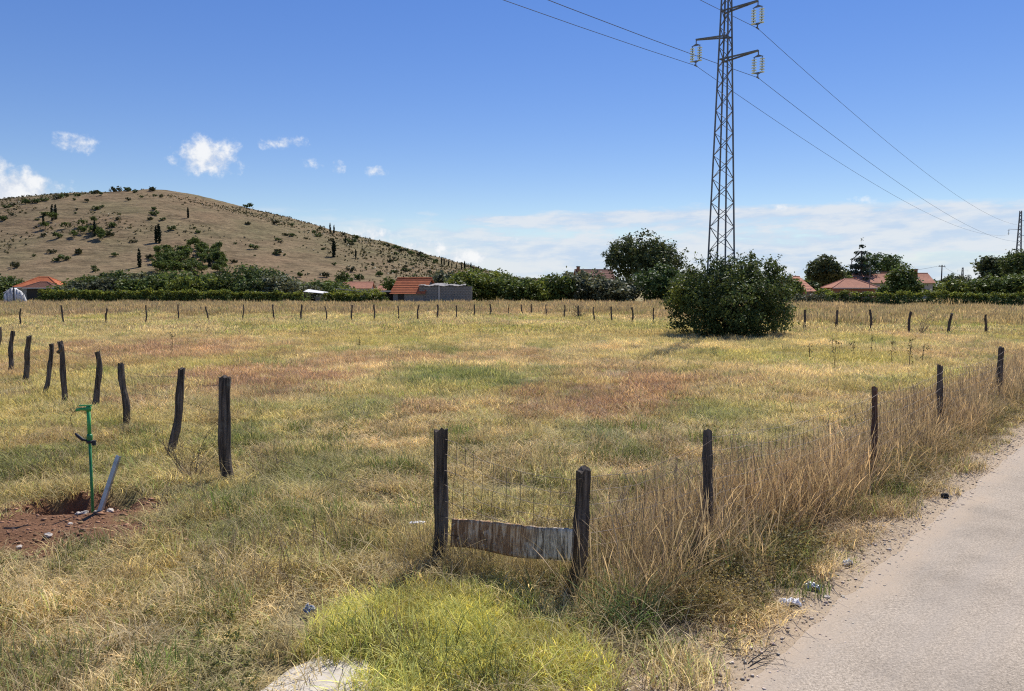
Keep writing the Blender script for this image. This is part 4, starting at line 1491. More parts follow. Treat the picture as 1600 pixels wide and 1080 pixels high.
def hill_scrub():
    g = np.random.default_rng(9)
    N = 26000
    x = g.uniform(-620, 130, N)
    y = g.uniform(335, 640, N)
    d = fbm(x * 0.02, y * 0.02, 61, 4) + 0.25 * sstep(x, -160, -40)
    keep = g.random(N) < sstep(d, 0.42, 0.75)
    x, y = x[keep], y[keep]
    z = hill_z(x, y)
    P = np.stack([x, y, z], 1)
    nl = 5
    P = np.repeat(P, nl, 0)
    sz = np.repeat(g.uniform(0.3, 0.95, len(x)), nl)[:, None]
    P = P + g.normal(size=P.shape) * sz * 0.4 + np.array((0, 0, 0.35)) * sz
    a, b = g.normal(size=P.shape), g.normal(size=P.shape)
    a /= np.linalg.norm(a, axis=1)[:, None]
    b = np.cross(a, b)
    b /= np.linalg.norm(b, axis=1)[:, None]
    V = np.stack([P - a * sz * .7, P + b * sz * .5, P + a * sz * .7, P - b * sz * .5], 1).reshape(-1, 3)
    tone = np.repeat(g.uniform(0.5, 1.7, len(x)), nl * 4)[:, None] * np.array((1.2, 1.0, 0.9))
    tag(link("hill_scrub", np_mesh("hill_scrub", V, np.arange(len(V)).reshape(-1, 4), {'bc': tone}), M_scrub), "low dry scrub and thistle tufts covering the hillside", "scrub", kind="stuff")


hill_scrub()
#@@NEXT

# ------------------------------------------------------------------ fences
def post_mesh(H, r, seed, lean=(0, 0), crook=0.04, fork=False, n=12, taper=0.88):
    rng = random.Random(seed)
    rings = 16
    V, F = [], []
    ph = [rng.uniform(0, 6) for _ in range(4)]
    ridge = [1 + rng.uniform(-0.16, 0.14) for _ in range(n)]
    for i in range(rings + 1):
        f = i / rings
        z = -0.25 + (H + 0.25) * f
        hz = max(0.0, z) / H
        cx = lean[0] * hz + crook * math.sin(hz * 3.0 + ph[0]) - crook * math.sin(ph[0]) + 0.25 * crook * math.sin(hz * 9 + ph[1])
        cy = lean[1] * hz + crook * math.sin(hz * 2.6 + ph[2]) - crook * math.sin(ph[2])
        rr = r * (1.08 - (1.08 - taper) * f) * (1 + 0.06 * math.sin(hz * 13 + ph[3]) + rng.uniform(-.03, .03))
        if rng.random() < 0.12:
            rr *= 1.09
        for j in range(n):
            a = 2 * math.pi * j / n + 0.25 * math.sin(hz * 2 + ph[1])
            q = rr * ridge[j] * (1 + rng.uniform(-.035, .035))
            zz = z + (rng.uniform(-0.02, 0.02) if i == rings else 0) + (0.012 * math.cos(a + ph[0]) if i == rings else 0)
            V.append((cx + math.cos(a) * q, cy + math.sin(a) * q, zz))
    for i in range(rings):
        for j in range(n):
            a, b = i * n + j, i * n + (j + 1) % n
            F.append((a, b, b + n, a + n))
    top = Vector(V[rings * n])
    c = len(V)
    cc = sum((Vector(V[rings * n + j]) for j in range(n)), Vector()) / n
    V.append((cc.x, cc.y, cc.z - 0.012))
    F2 = [(rings * n + j, rings * n + (j + 1) % n, c, c) for j in range(n)]
    me = bpy.data.meshes.new("fence_post")
    me.from_pydata(V, [], F + [(a, b, d) for a, b, d, _ in F2])
    for p in me.polygons:
        p.use_smooth = False
    return me, cc


POSTS = {}
ORD = ['first', 'second', 'third', 'fourth', 'fifth', 'sixth', 'seventh', 'eighth', 'ninth', 'tenth']


def nth(i):
    return ORD[i] if i < 10 else '%d%s' % (i + 1, 'th' if 10 <= i % 100 <= 19 else {0: 'st', 1: 'nd', 2: 'rd'}.get(i % 10, 'th'))


def fence_post(key, base_px, base_py, top_px, top_py, r, label, seed, mat=None, group=None, crook=0.03, Y=None, fork=False):
    b = gp(base_px, base_py) if Y is None else at(base_px, base_py, Y)
    b.z = gz1(b.x, b.y)
    t = at(top_px, top_py, b.y)
    H = t.z - b.z
    me, cc = post_mesh(H, r, seed, (t.x - b.x, random.uniform(-.03, .03)), crook)
    if fork:
        root = empty("fence_post", b)
        link("stake", me, mat or M_post, root)
        p = Vector((t.x - b.x, 0, H)) * 0.83
        MB().tube([p, p + Vector((0.07, -0.01, 0.06)), p + Vector((0.1, -0.01, 0.17))], [0.035, 0.032, 0.026], 8).build("fork_stub", mat or M_post, root, True)
        o = root
    else:
        o = link("fence_post", me, mat or M_post, None, b)
    tag(o, label, "fence post", group)
    POSTS[key] = (Vector(b), Vector((b.x + cc.x, b.y + cc.y, b.z + cc.z)))
    return o


fence_post('f1', 688, 882, 691, 672, 0.062, "thick dark wooden post at the worn brown end of the old board", 1, crook=0.012)
fence_post('f2', 901, 924, 908, 734, 0.060, "thick dark wooden post holding the grey end of the old board", 2, crook=0.012)
fence_post('r1', 1106, 862, 1108, 671, 0.042, "slim grey post in tall dead grass, nearest post to the old board by the road", 3, M_postg, crook=0.006, Y=6.75)
fence_post('r2', 1367, 705, 1367, 606, 0.036, "slim reddish brown post in the roadside grass", 4, M_postr, crook=0.006, Y=9.4)
fence_post('r3', 1470, 676, 1470, 571, 0.045, "dark roadside fence post next to the reddish brown one", 5, crook=0.01, Y=12.1)
fence_post('r4', 1558, 640, 1564, 543, 0.055, "dark leaning roadside fence post furthest along the road", 6, crook=0.01, Y=15.6)
GL = "posts in the row past the standpipe"
fence_post('l1', 357, 752, 351, 590, 0.066, "stout dark post at the end of the standpipe fence row, beside bare twigs", 10, crook=0.03)
for i, (bx, by, tx, ty, r) in enumerate([(268, 714, 270, 577, .052), (199, 668, 195, 568, .056), (147, 640, 147, 550, .058), (70, 619, 70, 538, .05), (41, 599, 41, 525, .06), (17, 584, 20, 518, .058), (-6, 570, -2, 512, .055), (-34, 560, -32, 506, .055), (-66, 552, -64, 502, .055)]):
    fence_post('l%d' % (i + 2 if i < 3 else i + 3), bx, by, tx, ty, r, "crooked dark wooden post, %s after the stout end post in the standpipe fence row" % nth(i if i < 3 else i + 1), 20 + i, group=GL, crook=0.05)
fence_post('l5', 101, 631, 88, 534, .055, "forked leaning wooden post in the fence row past the standpipe", 15, crook=0.04, fork=True)
far_l = [(32, 507, 33, 482), (100, 503, 99, 477), (166, 501, 167, 482), (227, 501, 229, 477), (280, 496, 279, 476), (326, 497, 324, 479), (379, 497, 379, 476),
         (429, 496, 429, 476), (471, 497, 471, 476), (510, 500, 509, 478), (550, 497, 551, 477), (585, 497, 587, 476), (622, 496, 620, 478), (653, 496, 653, 477), (683, 494, 682, 476), (712, 495, 714, 477), (740, 491, 740, 476), (766, 489, 766, 475),
         (795, 488, 795, 475), (816, 489, 816, 476), (831, 488, 832, 475), (855, 491, 854, 476), (881, 492, 881, 477), (905, 494, 905, 478), (930, 499, 928, 480), (957, 499, 957, 479), (988, 501, 988, 480), (1019, 502, 1022, 481)]
for i, (bx, by, tx, ty) in enumerate(far_l):
    fence_post('b%d' % i, bx, by + 6, tx, ty, 0.042 + 0.008 * ((i * 7) % 3), "thin dark post, %s from the round bush in the far field fence row" % nth(27 - i), 40 + i, group="posts along the far field edge", crook=0.05)
far_r = [(1257, 513, 1261, 484), (1307, 514, 1309, 485), (1360, 517, 1361, 484), (1420, 521, 1424, 487), (1481, 522, 1485, 490), (1541, 519, 1542, 492)]
for i, (bx, by, tx, ty) in enumerate(far_r):
    fence_post('c%d' % i, bx, by + 3, tx, ty, 0.062, "dark leaning post, %s from the round bush in the row towards the road" % nth(i), 80 + i, group="posts between the bush and the road", crook=0.04)


def strand(a, b, sag, r, n=8, rng=None, mb=None, barb=False):
    pts = []
    for i in range(n + 1):
        f = i / n
        p = a.lerp(b, f)
        p.z -= 4 * sag * f * (1 - f)
        if rng and 0 < i < n:
            p += Vector((rng.uniform(-.01, .01), rng.uniform(-.01, .01), rng.uniform(-.015, .015)))
        pts.append(p)
    mb.tube(pts, r, 4)
    if barb:
        L = (b - a).length
        k = int(L / 0.14)
        for i in range(1, k):
            p = a.lerp(b, i / k)
            f = i / k
            p.z -= 4 * sag * f * (1 - f)
            mb.bar(p + Vector((-.012, 0, -.018)), p + Vector((.012, 0, .018)), 0.0025)


def along(key, f):
    b, t = POSTS[key]
    return b.lerp(t, f)


def barbed(keys, label, r=0.0018, fr=(0.38, 0.66, 0.92), seed=1, barb=True):
    rng = random.Random(seed)
    mb = MB()
    for a, b in zip(keys[:-1], keys[1:]):
        for f in fr:
            strand(along(a, f), along(b, f), rng.uniform(0.01, 0.09), r, 7, rng, mb, barb)
    return tag(mb.build("barbed_wire", M_wire), label, "wire")


barbed(['l%d' % i for i in range(1, 8)], "rusty barbed wire strung along the standpipe fence row")
barbed(['b%d' % i for i in range(len(far_l))], "fine barbed wire along the far field edge", 0.002, barb=False)
barbed(['c%d' % i for i in range(len(far_r))], "fine barbed wire between the round bush and the road", 0.002, barb=False)
barbed(['l1', 'f1'], "slack barbed wire from the standpipe row to the board post", fr=(0.12, 0.4), seed=4)


def net(keys, label, Hs=(0.02, 0.95), step=0.105, rows=8, seed=1, rr=0.0021):
    rng = random.Random(seed)
    mb = MB()
    for a, b in zip(keys[:-1], keys[1:]):
        A0, A1, B0, B1 = along(a, Hs[0]), along(a, Hs[1]), along(b, Hs[0]), along(b, Hs[1])
        L = (B0 - A0).length
        n = int(L / step)
        off = Vector((0, -0.06, 0))
        P = [[None] * (rows + 1) for _ in range(n + 1)]
        for i in range(n + 1):
            f = i / n
            lo, hi = A0.lerp(B0, f), A1.lerp(B1, f)
            hi.z -= 0.16 * 4 * f * (1 - f) * 0.6
            w = Vector((0.04 * math.sin(f * 9 + seed), 0.05 * math.sin(f * 6), 0))
            for j in range(rows + 1):
                P[i][j] = lo.lerp(hi, j / rows) + off + w * (j / rows) + Vector((rng.uniform(-.012, .012), rng.uniform(-.008, .008), rng.uniform(-.008, .008)))
        for i in range(n + 1):
            mb.tube(P[i], rr, 3, cap=False)
        for j in range(rows + 1):
            mb.tube([P[i][j] for i in range(n + 1)], rr, 3, cap=False)
    return tag(mb.build("wire_netting", M_wire), label, "wire netting")


net(['f1', 'f2'], "rusty woven wire netting stretched above the old board", rr=0.0023)
net(['f2', 'r1', 'r2', 'r3', 'r4'], "woven wire netting along the roadside posts, sunk in tall grass", step=0.13, seed=5)


# ------------------------------------------------------------------ the old board between the two thick posts
def board():
    pl_t, pl_b = at(706, 812, 6.42), at(703, 855, 6.42)
    pr_t, pr_b = at(897, 828, 5.60), at(894, 880, 5.60)
    N, Mz = 40, 9
    V, F = [], []
    rng = random.Random(4)
    c0 = (pl_b + pr_b) / 2
    for side in (0, 1):
        for i in range(N + 1):
            f = i / N
            t, b = pl_t.lerp(pr_t, f), pl_b.lerp(pr_b, f)
            b.z += 0.012 * math.sin(f * 8)
            t.z += 0.006 * math.sin(f * 5.3 + 1) + rng.uniform(-.006, .006)
            t.y += 0.015 * math.sin(f * 3.2)
            for j in range(Mz + 1):
                p = b.lerp(t, j / Mz)
                bow = 0.003 * math.sin(f * 9 + j * 0.5)
                V.append(tuple(p + Vector((0.2, 0.97, 0)) * (bow + 0.02 * side) - c0))
    n1 = (N + 1) * (Mz + 1)
    idx = lambda s, i, j: s * n1 + i * (Mz + 1) + j
    for i in range(N):
        for j in range(Mz):
            F.append((idx(0, i, j), idx(0, i + 1, j), idx(0, i + 1, j + 1), idx(0, i, j + 1)))
            F.append((idx(1, i, j), idx(1, i, j + 1), idx(1, i + 1, j + 1), idx(1, i + 1, j)))
    for i in range(N):
        F.append((idx(0, i, 0), idx(1, i, 0), idx(1, i + 1, 0), idx(0, i + 1, 0)))
        F.append((idx(0, i, Mz), idx(0, i + 1, Mz), idx(1, i + 1, Mz), idx(1, i, Mz)))
    for j in range(Mz):
        F.append((idx(0, 0, j), idx(0, 0, j + 1), idx(1, 0, j + 1), idx(1, 0, j)))
        F.append((idx(0, N, j), idx(1, N, j), idx(1, N, j + 1), idx(0, N, j + 1)))
    m = bpy.data.materials.new("peeling_board")
    m.use_nodes = True
    k = NT(m.node_tree)
    tc = k.n('ShaderNodeTexCoord').outputs['Object']
    sx = k.n('ShaderNodeSeparateXYZ', ins={0: tc})
    st = k.n('ShaderNodeMapping', ins={'Vector': tc, 'Scale': (9, 9, 1.1)}).outputs[0]
    n1_ = k.noise(st, 3.2, 8, 0.72, 1.2)
    n2 = k.noise(tc, 22.0, 6, 0.7)
    n3 = k.noise(tc, 3.0, 3, 0.5)
    brown = k.ramp(n1_, [(0.34, (0.10, 0.05, 0.026)), (0.5, (0.33, 0.19, 0.10)), (0.66, (0.78, 0.60, 0.40))])
    grey = k.ramp(n1_, [(0.38, (0.07, 0.055, 0.04)), (0.5, (0.34, 0.29, 0.22)), (0.64, (0.82, 0.73, 0.58))])
    f = k.smooth(k.math('ADD', sx.outputs[0], k.math('MULTIPLY', k.math('SUBTRACT', n3, 0.5), 0.9)), 0.05, 0.45)
    col = k.mix(f, brown, grey)
    col = k.mix(k.math('MULTIPLY', k.smooth(n2, 0.55, 0.66), 0.6), col, (0.60, 0.53, 0.43))
    b = k.n('ShaderNodeBsdfPrincipled', ins={'Base Color': col, 'Roughness': 0.9, 'Specular IOR Level': 0.15})
    bn = k.n('ShaderNodeBump', ins={'Strength': 1.0, 'Distance': 0.004, 'Height': n1_})
    k.t.links.new(bn.outputs[0], b.inputs['Normal'])
    o = k.n('ShaderNodeOutputMaterial')
    k.t.links.new(b.outputs[0], o.inputs[0])
    me = np_mesh("old_board", V, F)
    tag(link("old_board", me, m, None, c0), "old warped board with peeling pale paint fixed between two thick posts", "board")


board()

# ------------------------------------------------------------------ standpipe, channel, dirt and litter
M_green = pmat("green_pipe", (0.025, 0.21, 0.06), 0.4, vary=0.3, vscale=12, spec=0.5)
M_green2 = pmat("green_fitting", (0.05, 0.36, 0.09), 0.4, vary=0.2, vscale=12, spec=0.5)
M_black = pmat("black_rubber", (0.03, 0.032, 0.04), 0.6)
M_galv = pmat("galvanised", (0.42, 0.44, 0.46), 0.45, metal=0.6, vary=0.3, vscale=14)


def standpipe():
    b = gp(145, 801)
    b.z = gz1(b.x, b.y)
    t = at(138, 637, b.y)
    root = empty("standpipe", b)
    T = t - b
    P = lambda f: T * f
    MB().tube([P(0) - Vector((0, 0, .25)), P(0.70)], 0.0145, 10).build("pipe", M_green, root, True)
    MB().tube([P(0.70), P(0.985)], 0.019, 12).build("sleeve", M_green2, root, True)
    MB().tube([P(0.685), P(0.70), P(0.735), P(0.75)], [0.024, 0.029, 0.029, 0.024], 12).build("collar", M_green, root, True)
    cl = MB().tube([P(0.665), P(0.69)], 0.033, 12).build("clamp", M_black, root, True)
    MB().box(P(0.675) + Vector((0.045, 0, -0.01)), (0.035, 0.02, 0.05)).build("clamp_screw", M_black, cl)
    MB().tube([P(0.965), P(0.98), P(1.0), P(1.012)], [0.024, 0.03, 0.03, 0.018], 12).build("tap_head", M_green2, root, True)
    MB().tube([P(0.985), P(0.985) + Vector((-0.07, -0.01, 0.004)), P(0.985) + Vector((-0.12, -0.015, -0.008))], [0.019, 0.016, 0.016], 10).build("spout", M_green2, root, True)
    MB().box(P(1.014) + Vector((-0.03, 0, 0.006)), (0.13, 0.022, 0.012)).build("tap_lever", M_green2, root)
    MB().tube([P(0.985) + Vector((-0.12, -0.015, -0.008)), P(0.95) + Vector((-0.16, -0.02, 0)), P(0.9) + Vector((-0.185, -0.02, 0)), P(0.82) + Vector((-0.17, -0.01, 0))], 0.003, 6).build("drip_tube", M_black, root, True)
    MB().tube([P(0.685) + Vector((-0.02, 0, 0)), P(0.70) + Vector((-0.07, -.01, 0)), P(0.735) + Vector((-0.11, -.02, 0)), P(0.76) + Vector((-0.14, -.02, 0))], [0.012, 0.016, 0.017, 0.010], 8).build("hose_stub", M_black, root, True)
    tag(root, "thin green irrigation standpipe with tap head rising from the red dirt", "standpipe")


standpipe()
b = gp(153, 803)
b.z = gz1(b.x, b.y) - 0.02
t = at(184, 712, b.y + 0.1)
D = t - b
ch = MB()
x = Vector((0.9, -0.3, -0.3)).normalized()
n_ = D.cross(x).normalized()
x = n_.cross(D).normalized()
sec = [(-.024, .03), (-.024, 0), (.024, 0), (.024, .03), (.020, .03), (.020, .004), (-.020, .004), (-.020, .03)]
pts = [x * u + n_ * v for u, v in sec]
ch.prism([pts[i] for i in range(8)], D)
co = ch.build("metal_channel", M_galv, None, loc=b)
tag(co, "grey galvanised metal channel leaning out of the pit beside the standpipe", "metal channel")


def stone_cloud(name, P, S, mat, label, seed):
    """small broken stones, one mesh"""
    rng = np.random.default_rng(seed)
    o = np.array([(1, 0, 0), (-1, 0, 0), (0, 1, 0), (0, -1, 0), (0, 0, 1), (0, 0, -1)], float)
    f = np.array([(0, 2, 4), (2, 1, 4), (1, 3, 4), (3, 0, 4), (2, 0, 5), (1, 2, 5), (3, 1, 5), (0, 3, 5)])
    n = len(P)
    A = rng.normal(size=(n, 3, 3))
    Q, _ = np.linalg.qr(A)
    v = o[None] * (0.55 + 0.7 * rng.random((n, 6, 1)))
    v = np.einsum('nij,nkj->nki', Q, v) * S[:, None, None] * np.array((1, 1, 0.4))
    V = (v + P[:, None, :]).reshape(-1, 3)
    F = (f[None] + (np.arange(n) * 6)[:, None, None]).reshape(-1, 3)
    c = np.repeat((0.55 + 0.75 * rng.random((n, 1))) * np.array((1, 1, 1)) + rng.normal(size=(n, 3)) * 0.03, 6, 0)
    me = np_mesh(name, V, F, {'bc': np.clip(c, 0.1, 2)})
    return tag(link(name, me, mat), label, "stones", kind="stuff")


def attr_mat(name, base, rough=0.9):
    m = bpy.data.materials.new(name)
    m.use_nodes = True
    k = NT(m.node_tree)
    a = k.n('ShaderNodeAttribute', attribute_name='bc', attribute_type='GEOMETRY').outputs[0]
    col = k.mix(1.0, a, base, 'MULTIPLY')
    b = k.n('ShaderNodeBsdfPrincipled', ins={'Base Color': col, 'Roughness': rough, 'Specular IOR Level': 0.15})
    o = k.n('ShaderNodeOutputMaterial')
    k.t.links.new(b.outputs[0], o.inputs[0])
    return m


M_stone = attr_mat("gravel_stone", (0.62, 0.52, 0.41))
M_clod = attr_mat("red_clod", (0.40, 0.22, 0.13))
g = np.random.default_rng(3)
N = 9000
s = g.uniform(-1.5, 17, N)
o = 0.0 - np.abs(g.normal(size=N)) * 0.36 + 0.13 * g.normal(size=N)
P = np.stack([RD_A.x + RDIR.x * s + RN.x * o, RD_A.y + RDIR.y * s + RN.y * o, np.full(N, 0.016)], 1)
S = np.clip(g.lognormal(-4.95, 0.5, N), 0.003, 0.03)
stone_cloud("shoulder_stones", P, S, M_stone, "loose pale gravel stones along the road edge", 4)
N = 4200
x = g.uniform(DIRT.x - 1.6, DIRT.x + 1.7, N)
y = g.uniform(DIRT.y - 0.75, PIT.y + 0.7, N)
k_ = dirt_mask(x, y) > 0.35
x, y = x[k_], y[k_]
S = np.clip(g.lognormal(-4.7, 0.65, len(x)), 0.004, 0.05)
P = np.stack([x, y, gz(x, y) + S * 0.2], 1)
stone_cloud("dirt_clods", P, S, M_clod, "crumbled red soil clods and pebbles around the dug pit", 6)
# single pale stones by the standpipe that can be told apart
def rock(px, py, r, label, mat, seed, group=None, zoff=0.0):
    b = gp(px, py)
    b.z = gz1(b.x, b.y) + r * 0.25 + zoff
    bm = bmesh.new()
    bmesh.ops.create_icosphere(bm, subdivisions=2, radius=r)
    rg = random.Random(seed)
    for v in bm.verts:
        v.co *= 0.8 + 0.45 * mnoise.noise(v.co * (1.6 / r) + Vector((seed, 0, 0)))
        v.co.z *= 0.65
    me = bpy.data.meshes.new("stone")
    bm.to_mesh(me)
    bm.free()
    return tag(link("stone", me, mat, None, b), label, "stone", group)


M_pale = pmat("pale_limestone", (0.55, 0.48, 0.40), 0.9, bump=0.004, vary=0.3, vscale=30)
M_charc = pmat("charred_lump", (0.035, 0.032, 0.03), 0.9, bump=0.004, vary=0.4, vscale=30)
for i, (px, py, r) in enumerate([(133, 802, .05), (171, 799, .05), (122, 806, .035), (45, 793, .035), (58, 797, .03), (38, 795, .026), (97, 795, .03), (76, 845, .045), (30, 858, .035), (110, 822, .03), (148, 775, .03)]):
    rock(px, py, r, "pale limestone lump lying in the dug red dirt", M_pale, i, "limestone lumps in the dirt")
rock(1476, 779, 0.055, "dark lump lying on the gravel at the road edge", M_charc, 33, zoff=0.02)


def slab():
    mb = MB()
    rg = random.Random(8)
    pts = []
    for i in range(len(SLAB)):
        a, b_ = SLAB[i], SLAB[(i + 1) % len(SLAB)]
        for j in range(6):
            p = a.lerp(b_, j / 6)
            pts.append(Vector((p.x + rg.uniform(-.006, .006), p.y + rg.uniform(-.006, .006), 0.055 + rg.uniform(-.004, .004))))
    mb.prism(pts, (0, 0, -0.2))
    m = pmat("pale_concrete", (0.58, 0.52, 0.43), 0.92, bump=0.0015, bscale=120, vary=0.14, vscale=14, c2=(0.47, 0.41, 0.33))
    o = mb.build("concrete_slab", m)
    tag(o, "pale broken concrete slab half buried in the bright green grass", "slab")


slab()


def crumple(name, label, px, py, w, d, h, mat, seed, cat="litter", rz=0.0, z0=0.015):
    b = gp(px, py)
    b.z = gz1(b.x, b.y) + z0
    n = 16
    V, F = [], []
    for i in range(n + 1):
        for j in range(n + 1):
            u, v = i / n - 0.5, j / n - 0.5
            q = mnoise.noise(Vector((u * 5 + seed, v * 5, seed * 1.7))) + 0.6 * mnoise.noise(Vector((u * 11, v * 11 + seed, 3)))
            r_ = 1 - 0.5 * (abs(mnoise.noise(Vector((math.atan2(v, u), seed, 0)))))
            V.append((u * w * r_, v * d * r_, max(0, h * (0.45 - (u * u + v * v)) + q * h * 0.9 + 0.006)))
    for i in range(n):
        for j in range(n):
            a = i * (n + 1) + j
            F.append((a, a + 1, a + n + 2, a + n + 1))
    o = link(name, np_mesh(name, V, F), mat, None, b)
    o.rotation_euler = (0, 0, rz)
    sm = o.modifiers.new("thick", 'SOLIDIFY')
    sm.thickness = 0.003
    return tag(o, label, cat)


M_plastic = pmat("white_plastic", (0.72, 0.72, 0.75), 0.45, vary=0.15, vscale=20, spec=0.4)
M_foil = pmat("silvery_foil", (0.55, 0.57, 0.62), 0.35, metal=0.5, vary=0.3, vscale=20)
M_blue = pmat("blue_plastic", (0.24, 0.27, 0.34), 0.35, vary=0.3, vscale=20, spec=0.5)
crumple("plastic_wrapper", "crumpled white plastic bag on the gravel, the largest piece of litter", 1232, 948, 0.17, 0.10, 0.05, M_plastic, 2)
crumple("plastic_wrapper", "silvery crumpled wrapper lying beside a pale stone on the gravel", 1270, 923, 0.13, 0.07, 0.04, M_foil, 5, rz=-0.6)
crumple("plastic_wrapper", "small pale wrapper at the edge of the roadside weeds", 1325, 885, 0.10, 0.06, 0.045, M_plastic, 8, rz=0.5)
crumple("plastic_scrap", "greyish blue plastic scrap lying in the verge grass", 483, 963, 0.07, 0.085, 0.045, M_blue, 11, rz=0.7, z0=0.05)
rock(1291, 935, 0.035, "pale flat stone beside the silvery wrapper", M_pale, 51, zoff=0.0)
crumple("plastic_scrap", "thin white plastic strip in the grass beside the board post", 652, 841, 0.16, 0.05, 0.02, M_plastic, 21, rz=0.1, z0=0.12)


# bare twiggy branches
def twigs(name, label, base, n, L, spread, seed, mat, cat="dead branch", flat=False, up=1.0, r0=0.006):
    rg = random.Random(seed)
    mb = MB()

    def grow(p, d, l, r, depth):
        k = 5
        pts = [p]
        for i in range(k):
            d = (d + Vector((rg.uniform(-.25, .25), rg.uniform(-.25, .25), rg.uniform(-.2, .2) - (0.1 if flat else 0)))).normalized()
            p = p + d * l / k
            if flat and p.z < base.z + 0.01:
                p.z = base.z + 0.01
            pts.append(p)
        mb.tube(pts, [r * (1 - 0.65 * i / k) for i in range(k + 1)], 5)
        if depth > 0:
            for i in range(rg.randint(2, 4)):
                q = pts[rg.randint(1, k)]
                nd = (d + Vector((rg.uniform(-1, 1), rg.uniform(-1, 1), rg.uniform(-.3, .9) * up))).normalized()
                grow(q, nd, l * rg.uniform(.35, .65), r * 0.55, depth - 1)
    for i in range(n):
        d = Vector((rg.uniform(-1, 1) * spread, rg.uniform(-1, 1) * spread, 0.05 if flat else 1)).normalized()
        grow(base + Vector((rg.uniform(-.05, .05), rg.uniform(-.05, .05), 0)), d, L * rg.uniform(.7, 1.1), r0, 2)
    return tag(mb.build(name, mat), label, cat)


b = gp(300, 752)
b.z = gz1(b.x, b.y)
twigs("bare_shrub", "bare twiggy dead shrub standing beside the stout end post", b, 6, 0.62, 0.75, 3, M_twig, cat="shrub")
b = gp(1165, 1050)
b.z = 0.03
twigs("fallen_branch", "blackened dead branch lying on the road edge gravel", b, 2, 0.30, 1.0, 5, M_charc, flat=True, up=0.2, r0=0.0045)
b = gp(1130, 1015)
b.z = 0.03
twigs("fallen_branch", "brittle dark twigs heaped in the last grass before the asphalt", b, 4, 0.2, 1.0, 6, M_charc, flat=True, up=0.6, r0=0.004)
b = gp(909, 500)
b.z = 0
twigs("bare_shrub", "dry leafless shrub caught in the far fence row", b, 9, 1.1, 0.9, 9, M_twig, cat="shrub", r0=0.02)
b = gp(1437, 525)
b.z = 0
twigs("bare_shrub", "grey leafless shrub at the foot of a fence post near the road", b, 9, 0.9, 1.0, 19, M_twig, cat="shrub", r0=0.012)
#@@NEXT

# ------------------------------------------------------------------ grassland (uncountable: instanced clumps)
def blades(n, Rd, h, w, bend, seed, head=0.0, lie=0.0, two=None, seg=3, jit=0.4):
    """a clump of bent tapering blades -> V, F, colours.  two: share of a second colour multiplier"""
    g = np.random.default_rng(seed)
    ang = g.uniform(0, 2 * math.pi, n)
    rr = Rd * np.sqrt(g.random(n))
    bx, by = rr * np.cos(ang), rr * np.sin(ang)
    hd = g.uniform(0, 2 * math.pi, n)
    hh = g.uniform(h[0], h[1], n)
    bd = g.uniform(bend[0], bend[1], n)
    ww = w * g.uniform(0.6, 1.3, n)
    tw = hd + math.pi / 2 + g.normal(size=n) * 0.5
    V = []
    for i in range(seg + 1):
        t = i / seg
        hor = hh * bd * t ** 1.7
        z = hh * (t - (0.30 * bd + lie) * t ** 2)
        z = np.maximum(z, -0.01 + 0.015 * t)
        cx, cy = bx + np.cos(hd) * hor, by + np.sin(hd) * hor
        if i == seg:
            V.append(np.stack([cx, cy, z], 1))
        else:
            wf = (1 - 0.55 * t) if not head else (0.55 if i < seg - 1 else 0.55 + head)
            V.append(np.stack([cx + np.cos(tw) * ww * wf / 2, cy + np.sin(tw) * ww * wf / 2, z], 1))
            V.append(np.stack([cx - np.cos(tw) * ww * wf / 2, cy - np.sin(tw) * ww * wf / 2, z], 1))
    k = len(V)
    V = np.stack(V, 1)
    base = (np.arange(n) * k)[:, None]
    T = []
    for i in range(seg - 1):
        a = 2 * i
        T += [(a, a + 1, a + 3), (a, a + 3, a + 2)]
    T.append((2 * seg - 2, 2 * seg - 1, 2 * seg))
    F = (np.array(T)[None] + base[:, None, :]).reshape(-1, 3)
    v = 1 - jit / 2 + jit * g.random(n)
    c = np.stack([v, v, v], 1)
    if two is not None:
        share, mul = two
        m = g.random(n) < share
        c[m] *= np.array(mul)
    return V.reshape(-1, 3), F, np.repeat(c, k, 0)


def weeds(n, h, size, seed):
    """a small leafy weed: stems with leaf faces"""
    g = np.random.default_rng(seed)
    bl = [(g.normal() * h * 0.28, g.normal() * h * 0.28, h * g.uniform(0.3, 0.9), h * 0.2, h * 0.2, h * 0.25) for _ in range(6)]
    return leaf_cloud(bl, n, size, g, per=6, clr=h * 0.07, inner=0.9, zmin=0.0)


LIB = {}


def lib(kind, meshes, mat):
    c = bpy.data.collections.new(kind)
    for i, (V, F, col) in enumerate(meshes):
        me = np_mesh(kind + "_clump", V, F, {'bc': col})
        me.materials.append(mat)
        o = bpy.data.objects.new(kind + "_clump", me)
        c.objects.link(o)
    LIB[kind] = (c, len(meshes))


